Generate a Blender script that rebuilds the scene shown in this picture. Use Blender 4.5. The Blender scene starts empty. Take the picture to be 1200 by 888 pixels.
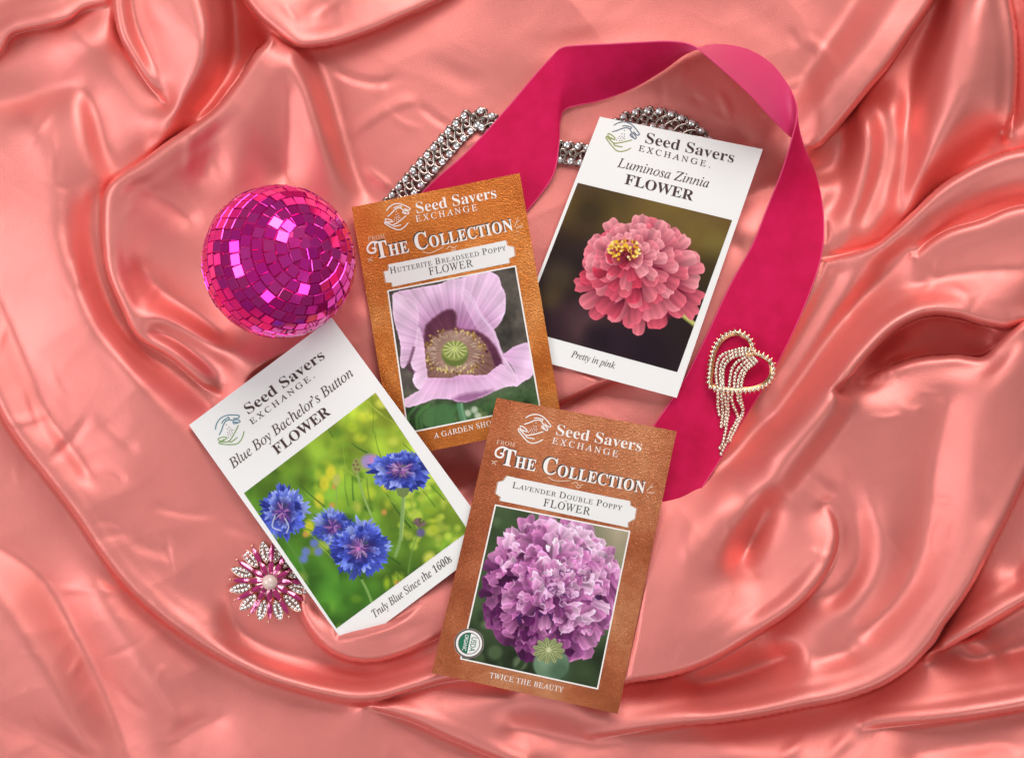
import bpy, math, random
import numpy as np
from mathutils import Vector, Matrix, noise as mnoise

S = 0.0004            # metres per unit: one unit of the plan is 0.4 mm
CAM = 2500.0          # camera height above the table, in the same units (1.0 m)
CX, CY = 600.0, 444.0
sc = bpy.context.scene
COL = sc.collection

# ------------------------------------------------------------------ camera, world, light
cam_d = bpy.data.cameras.new("camera")
cam = bpy.data.objects.new("camera", cam_d)
COL.objects.link(cam)
cam.location = (0, 0, CAM * S)
cam_d.sensor_width = 36.0
cam_d.lens = 36.0 * (CAM * S) / (1200 * S)
cam_d.clip_start, cam_d.clip_end = 0.05, 50
sc.camera = cam

world = bpy.data.worlds.new("World")
sc.world = world
world.use_nodes = True
world.node_tree.nodes["Background"].inputs[0].default_value = (0.98, 0.985, 1.0, 1)
world.node_tree.nodes["Background"].inputs[1].default_value = 0.125


def lamp(name, loc, target, size, power, color=(1, 1, 1), size_y=None):
    d = bpy.data.lights.new(name, 'AREA')
    d.shape = 'RECTANGLE'
    d.size, d.size_y = size, size_y or size
    d.energy, d.color = power, color
    o = bpy.data.objects.new(name, d)
    COL.objects.link(o)
    o.location = loc
    o.rotation_euler = (Vector(target) - Vector(loc)).to_track_quat('-Z', 'Y').to_euler()
    return o


lamp("north_softbox", (0.25, 1.10, 1.00), (0, 0, 0), 1.1, 18.0, (1.0, 0.98, 0.96), 0.8)
lamp("west_window", (-1.20, -0.05, 0.75), (0, 0, 0), 0.9, 10.0, (0.95, 0.975, 1.0), 0.8)
lamp("south_east_window", (0.75, -1.05, 0.90), (0, 0, 0), 0.8, 4.2, (1.0, 0.985, 0.97), 0.6)
lamp("south_west_window", (-0.35, -1.00, 0.80), (0, 0, 0), 0.28, 1.4, (0.97, 0.985, 1.0), 0.45)
lamp("ceiling_bounce", (0, 0, 2.4), (0, 0, 0), 6.0, 11.5, (1.0, 0.985, 0.97), 5.5)

sc.view_settings.view_transform = 'Standard'
sc.view_settings.look = 'None'
sc.view_settings.exposure = 0.0
sc.view_settings.gamma = 1.0
sc.render.engine = 'CYCLES'
sc.cycles.use_denoising = True
sc.cycles.max_bounces = 10
sc.cycles.diffuse_bounces = 5
sc.cycles.caustics_reflective = True
sc.cycles.sample_clamp_indirect = 6.0


# ------------------------------------------------------------------ helpers
def W(px, py, z=0.0):
    """plan position (as seen from above) and height -> world metres"""
    k = (CAM - z) / CAM
    return ((px - CX) * k * S, (CY - py) * k * S, z * S)


def Wn(px, py, z):
    k = (CAM - z) / CAM
    return np.stack([(px - CX) * k * S, (CY - py) * k * S, z * S], -1)


def mesh_np(name, co, faces, mat=None, parent=None, smooth=True, colors=None, mats=None, fmat=None):
    """co (n,3) world coords; faces (m,k) int array or list of tuples"""
    me = bpy.data.meshes.new(name)
    co = np.asarray(co, dtype=np.float32)
    me.vertices.add(len(co))
    me.vertices.foreach_set("co", co.ravel())
    if isinstance(faces, np.ndarray):
        m, k = faces.shape
        me.loops.add(m * k)
        me.loops.foreach_set("vertex_index", faces.astype(np.int32).ravel())
        me.polygons.add(m)
        me.polygons.foreach_set("loop_start", np.arange(0, m * k, k, dtype=np.int32))
        me.polygons.foreach_set("loop_total", np.full(m, k, dtype=np.int32))
    else:
        m = len(faces)
        tot = np.array([len(f) for f in faces], dtype=np.int32)
        idx = np.fromiter((i for f in faces for i in f), dtype=np.int32)
        me.loops.add(len(idx))
        me.loops.foreach_set("vertex_index", idx)
        me.polygons.add(m)
        me.polygons.foreach_set("loop_start", np.concatenate([[0], np.cumsum(tot)[:-1]]).astype(np.int32))
        me.polygons.foreach_set("loop_total", tot)
    me.polygons.foreach_set("use_smooth", np.full(m, bool(smooth)))
    if mats:
        for q in mats:
            me.materials.append(q)
        if fmat is not None:
            me.polygons.foreach_set("material_index", np.asarray(fmat, dtype=np.int32))
    elif mat:
        me.materials.append(mat)
    me.update(calc_edges=True)
    me.validate()
    if colors is not None:
        at = me.color_attributes.new("print", 'FLOAT_COLOR', 'POINT')
        c4 = np.ones((len(co), 4), dtype=np.float32)
        c4[:, :3] = colors
        at.data.foreach_set("color", c4.ravel())
    o = bpy.data.objects.new(name, me)
    COL.objects.link(o)
    if parent is not None:
        o.parent = parent
        o.matrix_parent_inverse = Matrix.Translation(-Vector(parent.location))
    return o


def empty(name, loc, label, cat, group=None):
    o = bpy.data.objects.new(name, None)
    COL.objects.link(o)
    o.location = loc
    o.empty_display_size = 0.01
    tag(o, label, cat, group)
    return o


def tag(o, label, cat, group=None):
    o["label"], o["category"] = label, cat
    if group:
        o["group"] = group


class Geo:
    """collects verts and faces (world metres)"""
    def __init__(self):
        self.v, self.f, self.m = [], [], []

    def add(self, v, f, m=0):
        b = len(self.v)
        self.v += [tuple(p) for p in v]
        self.f += [tuple(i + b for i in q) for q in f]
        self.m += [m] * len(f)

    def build(self, name, mat, parent=None, smooth=True, mats=None):
        return mesh_np(name, np.array(self.v), self.f, mat, parent, smooth, mats=mats, fmat=self.m if mats else None)


def catmull(pts, n=12):
    P = np.asarray(pts, dtype=float)
    if len(P) < 3:
        t = np.linspace(0, 1, n)[:, None]
        return P[0] * (1 - t) + P[-1] * t
    E = np.vstack([2 * P[0] - P[1], P, 2 * P[-1] - P[-2]])
    out = []
    for i in range(1, len(E) - 2):
        p0, p1, p2, p3 = E[i - 1], E[i], E[i + 1], E[i + 2]
        t = np.linspace(0, 1, n, endpoint=False)[:, None]
        out.append(0.5 * (2 * p1 + (p2 - p0) * t + (2 * p0 - 5 * p1 + 4 * p2 - p3) * t ** 2 + (3 * p1 - p0 - 3 * p2 + p3) * t ** 3))
    out.append(P[-1][None])
    return np.vstack(out)


def principled(name, color=(.8, .8, .8), rough=.5, metal=0.0, spec=.5, **kw):
    m = bpy.data.materials.new(name)
    m.use_nodes = True
    b = m.node_tree.nodes["Principled BSDF"]
    b.inputs["Base Color"].default_value = (*color, 1)
    b.inputs["Roughness"].default_value = rough
    b.inputs["Metallic"].default_value = metal
    b.inputs["Specular IOR Level"].default_value = spec
    for k, v in kw.items():
        b.inputs[k.replace("_", " ")].default_value = v
    return m


def nd(m, t, **kw):
    n = m.node_tree.nodes.new(t)
    for k, v in kw.items():
        setattr(n, k, v)
    return n


def ln(m, a, b):
    m.node_tree.links.new(a, b)


def bsdf(m):
    return m.node_tree.nodes["Principled BSDF"]


def add_bump(m, scale, strength, dist, detail=3, coords='Object', stretch=None, typ='noise'):
    tc = nd(m, 'ShaderNodeTexCoord')
    tx = nd(m, 'ShaderNodeTexNoise') if typ == 'noise' else nd(m, 'ShaderNodeTexVoronoi')
    tx.inputs['Scale'].default_value = scale
    if typ == 'noise':
        tx.inputs['Detail'].default_value = detail
    src = tc.outputs[coords]
    if stretch:
        mp = nd(m, 'ShaderNodeMapping')
        mp.inputs['Scale'].default_value = stretch
        ln(m, src, mp.inputs[0])
        src = mp.outputs[0]
    ln(m, src, tx.inputs['Vector'])
    bp = nd(m, 'ShaderNodeBump')
    bp.inputs['Strength'].default_value = strength
    bp.inputs['Distance'].default_value = dist
    ln(m, tx.outputs[0], bp.inputs['Height'])
    ln(m, bp.outputs[0], bsdf(m).inputs['Normal'])
    return tx, bp


# the four packets: corners in plan (top-left, top-right, bottom-right, bottom-left) and height
QUADS = {
    'zinnia': ([(703, 137), (894, 175), (793, 466), (596, 413)], 20.0),
    'hutterite': ([(412, 243), (609, 203), (659, 497), (462, 537)], 25.0),
    'bachelor': ([(221.5, 498), (389, 372.5), (580.5, 632.5), (409.5, 762)], 30.0),
    'lavender': ([(582, 466), (793, 505), (724, 836), (506, 788)], 36.0),
}


def quad_pos(q, u, v):
    q = np.asarray(q, dtype=float)
    u = np.asarray(u, dtype=float)[..., None]
    v = np.asarray(v, dtype=float)[..., None]
    return (q[0] * (1 - u) + q[1] * u) * (1 - v) + (q[3] * (1 - u) + q[2] * u) * v


BALL_R, BALL_C = 86.5, (327.0, 306.5)
BALL_Z = 84.0
# ------------------------------------------------------------------ the satin cloth
STEP = 1.85
X0, X1, Y0, Y1 = -340, 1540, -340, 1230
gx = np.arange(X0, X1 + .1, STEP)
gy = np.arange(Y0, Y1 + .1, STEP)
GX, GY = np.meshgrid(gx, gy)
ZS = np.zeros_like(GX)
ZK = np.zeros_like(GX)


def fold(pts, h, wl, wr, n=8, pw=2.0, end=None):
    """a fold of the cloth along pts; wl / wr are its reach to the left / right of the way along;
    h, wl, wr may be one value or one per point"""
    k = len(pts)
    prm = np.stack([np.broadcast_to(np.asarray(q, dtype=float), (k,)) for q in (h, wl, wr)], -1).copy()
    full = np.hstack([np.asarray(pts, dtype=float), prm])
    C = catmull(full, n)
    soft = min(C[:, 3].mean(), C[:, 4].mean()) >= 9.5
    wmax = max(C[:, 3].max(), C[:, 4].max())
    x0, x1 = C[:, 0].min() - wmax, C[:, 0].max() + wmax
    y0, y1 = C[:, 1].min() - wmax, C[:, 1].max() + wmax
    i0, i1 = np.searchsorted(gx, [x0, x1])
    j0, j1 = np.searchsorted(gy, [y0, y1])
    if i1 <= i0 or j1 <= j0:
        return
    A, B = GX[j0:j1, i0:i1], GY[j0:j1, i0:i1]
    best = np.full(A.shape, 1e9)
    sd = np.zeros(A.shape)
    par = np.zeros(A.shape)
    m = len(C) - 1
    for s in range(m):
        ax, ay = C[s, 0], C[s, 1]
        dx, dy = C[s + 1, 0] - ax, C[s + 1, 1] - ay
        L2 = dx * dx + dy * dy + 1e-9
        t = np.clip(((A - ax) * dx + (B - ay) * dy) / L2, 0, 1)
        ox, oy = A - ax - t * dx, B - ay - t * dy
        d2 = ox * ox + oy * oy
        up = d2 < best
        best = np.where(up, d2, best)
        sd = np.where(up, np.sign(dx * (B - ay) - dy * (A - ax)), sd)
        par = np.where(up, s + t, par)
    d = np.sqrt(best)
    idx = np.arange(m + 1)
    hh = np.interp(par, idx, C[:, 2])
    wL = np.maximum(np.interp(par, idx, C[:, 3]), 1.5)
    wR = np.maximum(np.interp(par, idx, C[:, 4]), 1.5)
    w = np.where(sd > 0, wR, wL)
    # the two sides blend into one another beyond the ends
    u = np.clip(d / w, 0, 1)
    f = (1 - u ** pw) ** 2
    # fade along the way at both ends
    e = max(end, .09) if end is not None else (.5 if soft else .3)
    tt = par / m
    g = np.clip(tt / e, 0, 1) * np.clip((1 - tt) / e, 0, 1) + 1e-9
    g = g * g * (3 - 2 * g)
    (ZS if soft else ZK)[j0:j1, i0:i1] += hh * f * g


def blur(z, r):
    k = np.exp(-0.5 * (np.arange(-int(3 * r) - 1, int(3 * r) + 2) / r) ** 2)
    k /= k.sum()
    p = len(k) // 2
    zz = np.pad(z, p, mode='edge')
    zz = np.apply_along_axis(lambda a: np.convolve(a, k, 'valid'), 0, zz)
    return np.apply_along_axis(lambda a: np.convolve(a, k, 'valid'), 1, zz)


def vnoise(scale, seed, sx=1.0, rot=0.0):
    """smooth value noise on the cloth grid"""
    r = np.random.RandomState(seed)
    c, s = math.cos(rot), math.sin(rot)
    U = (GX * c + GY * s) / (scale * sx) + 50
    V = (-GX * s + GY * c) / scale + 50
    T = r.rand(128, 128) * 2 - 1
    iu, iv = np.floor(U).astype(int), np.floor(V).astype(int)
    fu, fv = U - iu, V - iv
    fu, fv = fu ** 3 * (fu * (fu * 6 - 15) + 10), fv ** 3 * (fv * (fv * 6 - 15) + 10)
    g = lambda a, b: T[b % 128, a % 128]
    return (g(iu, iv) * (1 - fu) + g(iu + 1, iv) * fu) * (1 - fv) + (g(iu, iv + 1) * (1 - fu) + g(iu + 1, iv + 1) * fu) * fv



def DRAPE():
    # --- top left
    edge([(-80, 96), (-20, 78), (2, 64), (14, 44), (30, 38), (55, 33), (80, 26), (100, 12), (126, 6)], [20, 22, 24, 24, 24, 24, 22, 18, 14], [8, 8, 6, 6, 6, 6, 6, 8, 10], 'L')
    line([(-120, 30), (-20, 10), (40, -16), (100, -40)], 8)
    line([(84, 34), (90, 52), (100, 60), (114, 55), (125, 42), (126, 26)], 20)
    line([(-30, 122), (20, 118), (50, 108), (88, 100)], [0, 0, 1, 4])
    line([(86, 114), (94, 140), (100, 175), (110, 202), (124, 220)], [14, 18, 18, 16, 12])
    line([(36, 140), (56, 190), (74, 250)], [14, 17, 20])
    line([(104, 112), (112, 140), (120, 170), (132, 196)], [2, 4, 4, 4])
    line([(30, 180), (62, 240), (84, 310), (114, 372), (154, 428), (200, 485), (245, 540), (280, 600)], [12, 18, 24, 26, 26, 22, 16, 10])
    line([(-40, 260), (-10, 330), (24, 410), (60, 490), (104, 556)], [4, 4, 6, 8, 8])
    line([(106, 232), (106, 300), (124, 368), (160, 412), (205, 440), (250, 478)], [4, 2, 2, 2, 2, 2])
    edge([(130, -50), (131, 5), (137, 40), (150, 65), (170, 95), (194, 122)], [30, 32, 32, 30, 26, 20], [8, 8, 8, 8, 10, 12], 'L')
    line([(152, -30), (160, 30), (174, 78), (190, 110)], [18, 16, 12, 10])
    line([(222, -40), (243, 14), (249, 42), (244, 75), (229, 105), (208, 135), (190, 163), (179, 186)], [38, 44, 46, 45, 42, 36, 28, 16])
    line([(166, -18), (176, 10), (190, 23), (206, 28), (222, 17), (238, 6)], [26, 30, 33, 36, 38, 42])
    line([(185, 160), (172, 168), (160, 180)], 8)
    line([(262, -40), (268, 10), (270, 50), (260, 84), (243, 112), (222, 134)], [-20, -28, -32, -34, -30, -16])
    edge([(258, 461), (236, 451), (200, 421), (160, 396), (140, 360), (124, 322), (119, 290), (118, 255), (121, 226), (133, 207), (165, 186), (200, 160), (243, 131), (270, 100), (292, 68), (306, 40)],
         [8, 14, 18, 20, 24, 26, 27, 28, 30, 32, 32, 32, 33, 34, 36, 38], [4, 2, 2, 2, 2, 2, 2, 3, 4, 4, 2, 0, -12, -22, -26, -12], 'R')
    line([(310, 22), (332, 40), (350, 70), (364, 110), (376, 150), (388, 185), (398, 212), (412, 240)], [40, 40, 38, 35, 30, 22, 14, 6])
    line([(352, 62), (372, 88), (386, 122), (398, 160), (410, 195), (430, 230)], [4, 1, -1, -1, -1, 0])
    line([(318, 45), (306, 100), (290, 155), (276, 212)], [38, 34, 26, 16])
    line([(338, 90), (337, 150), (335, 208)], [30, 16, 4])
    line([(270, 110), (250, 160), (240, 210)], [28, 22, 12])
    line([(150, 215), (190, 232), (225, 258)], [24, 14, 6])
    line([(165, 315), (190, 345), (228, 374), (262, 396)], [0, -8, -10, -6])
    edge([(262, -30), (295, 16), (320, 36), (342, 52), (355, 58), (375, 57), (400, 52), (440, 38), (475, 22), (505, 8), (560, -22)], [24, 28, 30, 32, 32, 30, 28, 26, 24, 20, 14], [-20, -8, 16, 18, 6, 0, 0, 0, 0, 0, 0], 'L')
    line([(300, -60), (420, -34), (520, -60)], 10)
    line([(322, -30), (336, 10), (344, 36), (352, 52)], [20, 26, 30, 32])
    line([(364, 22), (390, 4)], [18, 12])
    line([(164, 398), (157, 385), (166, 375), (182, 371), (202, 376), (226, 389), (250, 405), (276, 421), (305, 434), (340, 446)], [14, 20, 24, 26, 26, 26, 26, 26, 26, 22])
    line([(182, 386), (206, 394), (236, 412), (264, 432)], [4, 0, 0, 6])
    # --- left
    edge([(-80, 330), (-25, 430), (0, 486), (25, 525), (50, 557), (85, 603), (125, 662), (165, 707), (225, 754), (290, 790), (340, 808), (400, 822), (440, 822), (480, 811), (520, 799), (560, 795), (600, 800)],
         [16, 20, 22, 22, 22, 22, 23, 24, 25, 25, 25, 23, 23, 21, 18, 15, 10], [4, 2, 0, 0, 0, -1, -2, -2, -2, -2, -2, 0, 2, 4, 4, 4, 4], 'L')
    line([(60, 508), (112, 584), (164, 650), (214, 700), (256, 728)], [18, 18, 17, 16, 14])
    line([(268, 700), (276, 738), (312, 764), (360, 781), (405, 792)], [6, 0, -2, -2, 0])
    line([(180, 560), (240, 620), (270, 660)], 14)
    line([(-60, 610), (0, 641), (35, 664), (60, 690), (85, 735), (108, 780), (130, 830), (160, 910)], [-4, -7, -9, -11, -12, -12, -12, -10])
    line([(110, 690), (140, 740), (180, 800), (210, 840)], [4, 6, 6, 2])
    line([(-60, 672), (-10, 690), (30, 745), (70, 815), (100, 880)], [8, 9, 10, 8, 4])
    line([(-40, 830), (40, 862), (80, 876), (115, 898)], [-4, -5, -6, -8])
    line([(170, 920), (205, 868), (240, 846), (285, 842)], [-6, -8, -8, -4])
    # --- top centre
    line([(420, 110), (500, 72), (600, 44), (700, 14), (800, 2)], [0, 1, 2, 2, 1])
    line([(850, 10), (900, 24), (930, 60)], [0, 0, 2])
    line([(440, 200), (520, 170), (580, 120)], [0, 1, 1])
    line([(700, 300), (760, 200), (850, 130)], 0)
    line([(520, 400), (480, 300)], 0)
    line([(640, 560), (640, 700)], 4)
    line([(400, 560), (470, 620)], 2)
    # --- top right
    edge([(1135, -70), (1096, 4), (1068, 45), (1045, 78), (1020, 108), (990, 145), (965, 172), (946, 188)], [34, 36, 37, 37, 35, 30, 22, 10], [-14, -22, -26, -28, -28, -26, -20, -4], 'R')
    line([(1090, -60), (1048, 10), (1014, 56), (980, 100), (952, 140)], [32, 33, 33, 31, 22])
    line([(1030, -40), (985, 30), (950, 80), (925, 130), (915, 165)], [6, 5, 4, 3, 2])
    line([(1160, -80), (1143, 30), (1132, 90), (1112, 140), (1088, 185), (1073, 222), (1062, 258)], [46, 50, 48, 42, 32, 20, 8])
    line([(1118, -10), (1110, 50), (1098, 110), (1080, 160)], [34, 38, 32, 22])
    line([(1160, 40), (1168, 90), (1164, 130)], [46, 42, 34])
    line([(1120, -60), (1102, 20), (1080, 70), (1068, 120), (1058, 180), (1056, 240)], [-12, -24, -26, -20, -16, -8])
    edge([(1172, -70), (1191, 20), (1195, 70), (1192, 120), (1182, 160)], [40, 42, 40, 32, 20], [4, 2, 2, 4, 8], 'R')
    line([(1250, 10), (1222, 100), (1208, 160)], [24, 24, 20])
    line([(1174, 152), (1140, 186), (1108, 214), (1086, 238)], [8, -2, -6, -6])
    line([(1003, 128), (1012, 140), (1019, 165), (1012, 215), (998, 255), (984, 292)], [-4, 12, 18, 16, 12, 6])
    line([(1030, 128), (1036, 165), (1028, 212), (1008, 260)], [-8, -10, -8, -4])
    line([(1048, 120), (1054, 165), (1046, 205), (1030, 246), (1012, 280)], [2, 10, 10, 9, 6])
    line([(950, 200), (972, 206), (986, 190), (994, 165)], -26)
    line([(962, 218), (974, 213), (982, 224)], -6)
    line([(968, 250), (985, 230), (992, 195)], [-6, -12, -14])
    edge([(1270, 165), (1198, 172), (1162, 182), (1130, 197), (1100, 216), (1075, 239), (1050, 263), (1024, 284), (990, 298), (955, 307)], [38, 40, 40, 40, 40, 38, 34, 26, 14, 5], [10, 6, 0, -4, -8, -10, -8, -4, 0, 1], 'L')
    line([(1230, 204), (1190, 208), (1150, 226), (1116, 248), (1090, 274), (1064, 302)], [34, 33, 32, 31, 28, 20])
    line([(1240, 226), (1170, 236), (1130, 248), (1102, 262), (1078, 288)], [16, 14, 14, 14, 14])
    edge([(1270, 232), (1192, 241), (1150, 257), (1112, 269), (1088, 284), (1070, 300)], [30, 30, 29, 27, 23, 18], [14, 12, 12, 13, 14, 15], 'L')
    line([(1230, 310), (1150, 318), (1080, 335), (1030, 360)], [18, 18, 17, 16])
    # --- right
    line([(1062, 292), (1036, 318), (1005, 352), (972, 392), (946, 430), (920, 468), (894, 502), (862, 530), (826, 556)], [10, 0, -8, -12, -14, -15, -14, -12, -4])
    line([(1036, 302), (1008, 334), (978, 372), (955, 405), (928, 445), (902, 484)], [18, 16, 13, 10, 8, 4])
    line([(982, 318), (952, 372), (930, 410), (906, 446), (884, 478)], [4, -4, -7, -8, -8])
    line([(962, 318), (938, 366), (914, 410), (892, 444)], [10, 7, 5, 2])
    edge([(1270, 366), (1205, 380), (1180, 387), (1150, 383), (1120, 374), (1090, 372), (1062, 382), (1038, 400), (1010, 430), (985, 462)], [20, 24, 28, 33, 38, 42, 45, 46, 48, 48], [10, 0, -20, -28, -30, -30, -26, -12, 6, 26], 'R')
    line([(985, 462), (960, 495), (935, 525), (912, 556), (892, 590), (866, 628)], [49, 50, 48, 42, 32, 18])
    line([(1048, 424), (1024, 452), (1002, 482), (978, 514), (954, 545), (932, 574)], [-8, 14, 26, 28, 27, 22])
    line([(990, 430), (960, 466), (930, 500), (896, 536)], [42, 42, 40, 34])
    line([(1178, 404), (1130, 398), (1088, 396), (1056, 408), (1032, 426)], -32)
    edge([(1008, 446), (1028, 434), (1050, 424), (1080, 416), (1120, 413), (1150, 415), (1166, 401), (1184, 385), (1208, 366), (1260, 330)], [8, 11, 16, 20, 22, 24, 28, 32, 34, 34], [7, -8, -24, -30, -30, -30, -22, -6, 4, 12], 'R')
    line([(1200, 390), (1172, 432), (1152, 490), (1142, 560), (1154, 610)], [36, 36, 34, 33, 35])
    line([(1112, 470), (1094, 540), (1086, 620), (1062, 690), (1016, 742)], [20, 16, 14, 14, 14])
    line([(1030, 500), (1070, 470)], 20)
    line([(984, 560), (1010, 600)], 16)
    edge([(1260, 430), (1212, 540), (1190, 592), (1166, 640), (1140, 690), (1112, 730), (1078, 775), (1040, 803), (990, 822), (940, 832), (890, 842), (840, 849), (790, 853), (740, 858), (690, 864)],
         [24, 32, 37, 41, 43, 43, 43, 42, 40, 38, 35, 30, 24, 16, 8], [14, 6, 2, -2, -6, -10, -14, -14, -14, -14, -14, -12, -6, 0, 4], 'R')
    line([(1240, 560), (1214, 620), (1188, 680)], [10, 6, 2])
    line([(960, 774), (1000, 762)], 14)
    edge([(968, 590), (979, 612), (982, 638), (972, 670), (950, 700), (925, 722), (890, 745), (850, 770), (815, 786), (780, 796), (740, 802), (690, 812)],
         [16, 22, 28, 34, 38, 39, 39, 38, 35, 32, 27, 18], [15, 16, 16, 12, 4, -4, -10, -14, -14, -12, -8, 2], 'R')
    line([(818, 806), (856, 797), (900, 780), (930, 764)], [-18, -22, -22, -12])
    line([(914, 752), (940, 762), (954, 784), (956, 802)], [6, 14, 20, 28])
    line([(1012, 580), (1030, 615), (1034, 655), (1014, 694), (985, 717), (955, 730)], [20, 26, 27, 25, 20, 10])
    line([(1000, 600), (1008, 640), (996, 680), (972, 706)], [12, 10, 8, 4])
    line([(900, 580), (886, 612), (872, 642), (863, 662)], [0, -14, -14, 2])
    line([(884, 592), (866, 618), (850, 650)], [26, 27, 24])
    line([(905, 600), (898, 640), (880, 676)], [10, 12, 14])
    line([(938, 600), (942, 645), (920, 685), (880, 716)], [18, 22, 24, 26])
    line([(848, 590), (814, 650), (790, 710), (770, 760)], [26, 30, 30, 30])
    edge([(1270, 668), (1202, 710), (1160, 735), (1112, 761), (1088, 777)], [28, 28, 26, 20, 10], [-16, -24, -28, -20, -4], 'R')
    line([(1120, 768), (1150, 769), (1190, 764), (1240, 745)], [-22, -28, -28, -22])
    line([(1140, 752), (1158, 762), (1168, 778)], [0, -10, -4])
    line([(1180, 800), (1120, 810), (1060, 826)], [4, 6, 6])
    edge([(1270, 820), (1190, 835), (1140, 843), (1090, 848), (1045, 850), (1010, 853)], [26, 26, 24, 18, 10, 4], [-2, -6, -6, -4, 0, 2], 'R')
    line([(1240, 866), (1150, 874), (1070, 884)], [0, -2, 0])
    line([(1180, 900), (1080, 920), (940, 890), (840, 880)], [12, 14, 10, 4])
    # --- bottom centre
    edge([(348, 690), (351, 716), (364, 743), (385, 765), (412, 776), (442, 777), (476, 767), (506, 752), (545, 732)], [14, 18, 21, 24, 25, 25, 23, 20, 16], [6, 3, 0, -4, -6, -6, -4, 0, 4], 'L')
    line([(364, 706), (376, 724), (394, 734)], [8, 12, 20])
    line([(402, 753), (430, 748), (458, 740), (484, 726)], [27, 29, 28, 24])
    line([(410, 798), (450, 794), (500, 772), (530, 758)], [2, 2, 2, 4])
    edge([(424, 826), (480, 845), (530, 868), (620, 905)], [14, 18, 20, 18], [8, 0, 0, 0], 'L')
    line([(540, 822), (600, 818), (660, 832), (720, 846)], [14, 18, 18, 14])
    line([(600, 852), (660, 862), (720, 876)], [2, 0, 0])
    edge([(640, 484), (682, 463), (722, 445), (756, 434)], [10, 15, 15, 12], [2, -4, -4, 0], 'L')
    line([(480, 556), (530, 576), (562, 562)], [-10, -18, -12])
    line([(400, 345), (425, 372), (455, 380)], [6, 14, 10])
    line([(862, 288), (876, 276), (890, 266)], [0, 6, 4])
    line([(860, 238), (900, 220), (930, 205)], -6)


    line([(782, 572), (812, 552), (842, 534), (872, 506)], [2, 1, 0, -6])


def WRINKLES():
    for pts, h, wl, wr in (
            ([(88, 300), (97, 340)], 3, 8, 12), ([(125, 395), (150, 430), (185, 468)], 3, 12, 16), ([(108, 482), (140, 510), (165, 530)], -3, 9, 12), ([(108, 482), (85, 515), (55, 545)], -3, 9, 9),
            ([(130, 610), (180, 640), (240, 650)], -4, 22, 18), ([(170, 590), (215, 600), (262, 603)], -2.5, 9, 9), ([(100, 535), (140, 560), (125, 575)], -2.5, 10, 10),
            ([(385, 78), (412, 92), (445, 98), (474, 88)], -4, 9, 7), ([(400, 165), (440, 137), (470, 122), (492, 118)], 3, 12, 8), ([(488, 120), (510, 138), (530, 150)], -3, 7, 8), ([(425, 195), (445, 210), (460, 222)], 3, 7, 9),
            ([(940, 40), (965, 60), (985, 85)], 2.5, 9, 12), ([(826, 128), (852, 142), (850, 122), (838, 104)], 2.2, 7, 8), ([(855, 140), (885, 175), (905, 185)], -3, 10, 10),
            ([(1112, 330), (1126, 340), (1142, 350)], 2, 5, 6), ([(1040, 344), (1080, 338), (1110, 342)], -3, 14, 14), ([(1050, 470), (1068, 482), (1085, 476)], 2, 7, 7), ([(930, 545), (960, 568), (990, 590)], 3, 12, 12),
            ([(230, 150), (224, 178), (219, 206)], 3.5, 8, 10), ([(250, 165), (258, 190), (266, 214)], -3, 10, 10), ([(330, 0), (350, 30)], 2, 7, 7), ([(375, 20), (405, 6)], 2.5, 7, 9),
            ([(1098, 300), (1100, 312), (1098, 326)], 3, 9, 7), ([(60, 690), (110, 690), (160, 694)], 2, 7, 9), ([(816, 600), (806, 640), (812, 670)], 3, 10, 12), ([(900, 900), (930, 876), (950, 858)], 4, 10, 12), ([(960, 896), (985, 872), (1002, 856)], 4, 10, 12),
            ([(600, 60), (680, 50), (760, 30)], -2, 20, 20), ([(480, 60), (540, 90), (580, 100)], -2, 16, 20), ([(20, 420), (60, 470), (90, 520)], 2, 16, 14), ([(320, 790), (360, 800), (410, 806)], 2, 8, 8)):
        fold(pts, h, wl, wr)
    # short sharp creases left from handling
    rc = random.Random(14)
    for x0, y0, x1, y1, n in ((10, 120, 110, 460, 9), (20, 480, 270, 720, 10), (20, 700, 240, 870, 7), (400, 20, 900, 200, 13), (140, 210, 240, 330, 4), (960, 300, 1190, 380, 6), (1000, 430, 1130, 620, 7), (780, 580, 960, 760, 6), (440, 830, 760, 880, 4), (860, 20, 1000, 110, 4)):
        for _ in range(n):
            x, y, a, L = rc.uniform(x0, x1), rc.uniform(y0, y1), rc.uniform(0, math.pi), rc.uniform(22, 70)
            k = rc.uniform(-.25, .25)
            fold([(x, y), (x + math.cos(a) * L * .5, y + math.sin(a) * L * .5), (x + math.cos(a + k) * L, y + math.sin(a + k) * L)], rc.choice([-1, 1]) * rc.uniform(.9, 2.0), rc.uniform(3, 6), rc.uniform(5, 13), end=.4)



# ---- the drape: the sheet hangs between its ridges, valleys and lapped edges
G = 3.0
NXG, NYG = int((X1 - X0) / G) + 2, int((Y1 - Y0) / G) + 2
TGT = np.zeros((NYG, NXG))
CNT = np.zeros((NYG, NXG))
EDGES = []


def put(P, z, w=1.0):
    i = np.round((P[:, 0] - X0) / G).astype(int)
    j = np.round((P[:, 1] - Y0) / G).astype(int)
    ok = (i >= 0) & (i < NXG) & (j >= 0) & (j < NYG)
    np.add.at(TGT, (j[ok], i[ok]), z[ok] * w)
    np.add.at(CNT, (j[ok], i[ok]), w)


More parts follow.
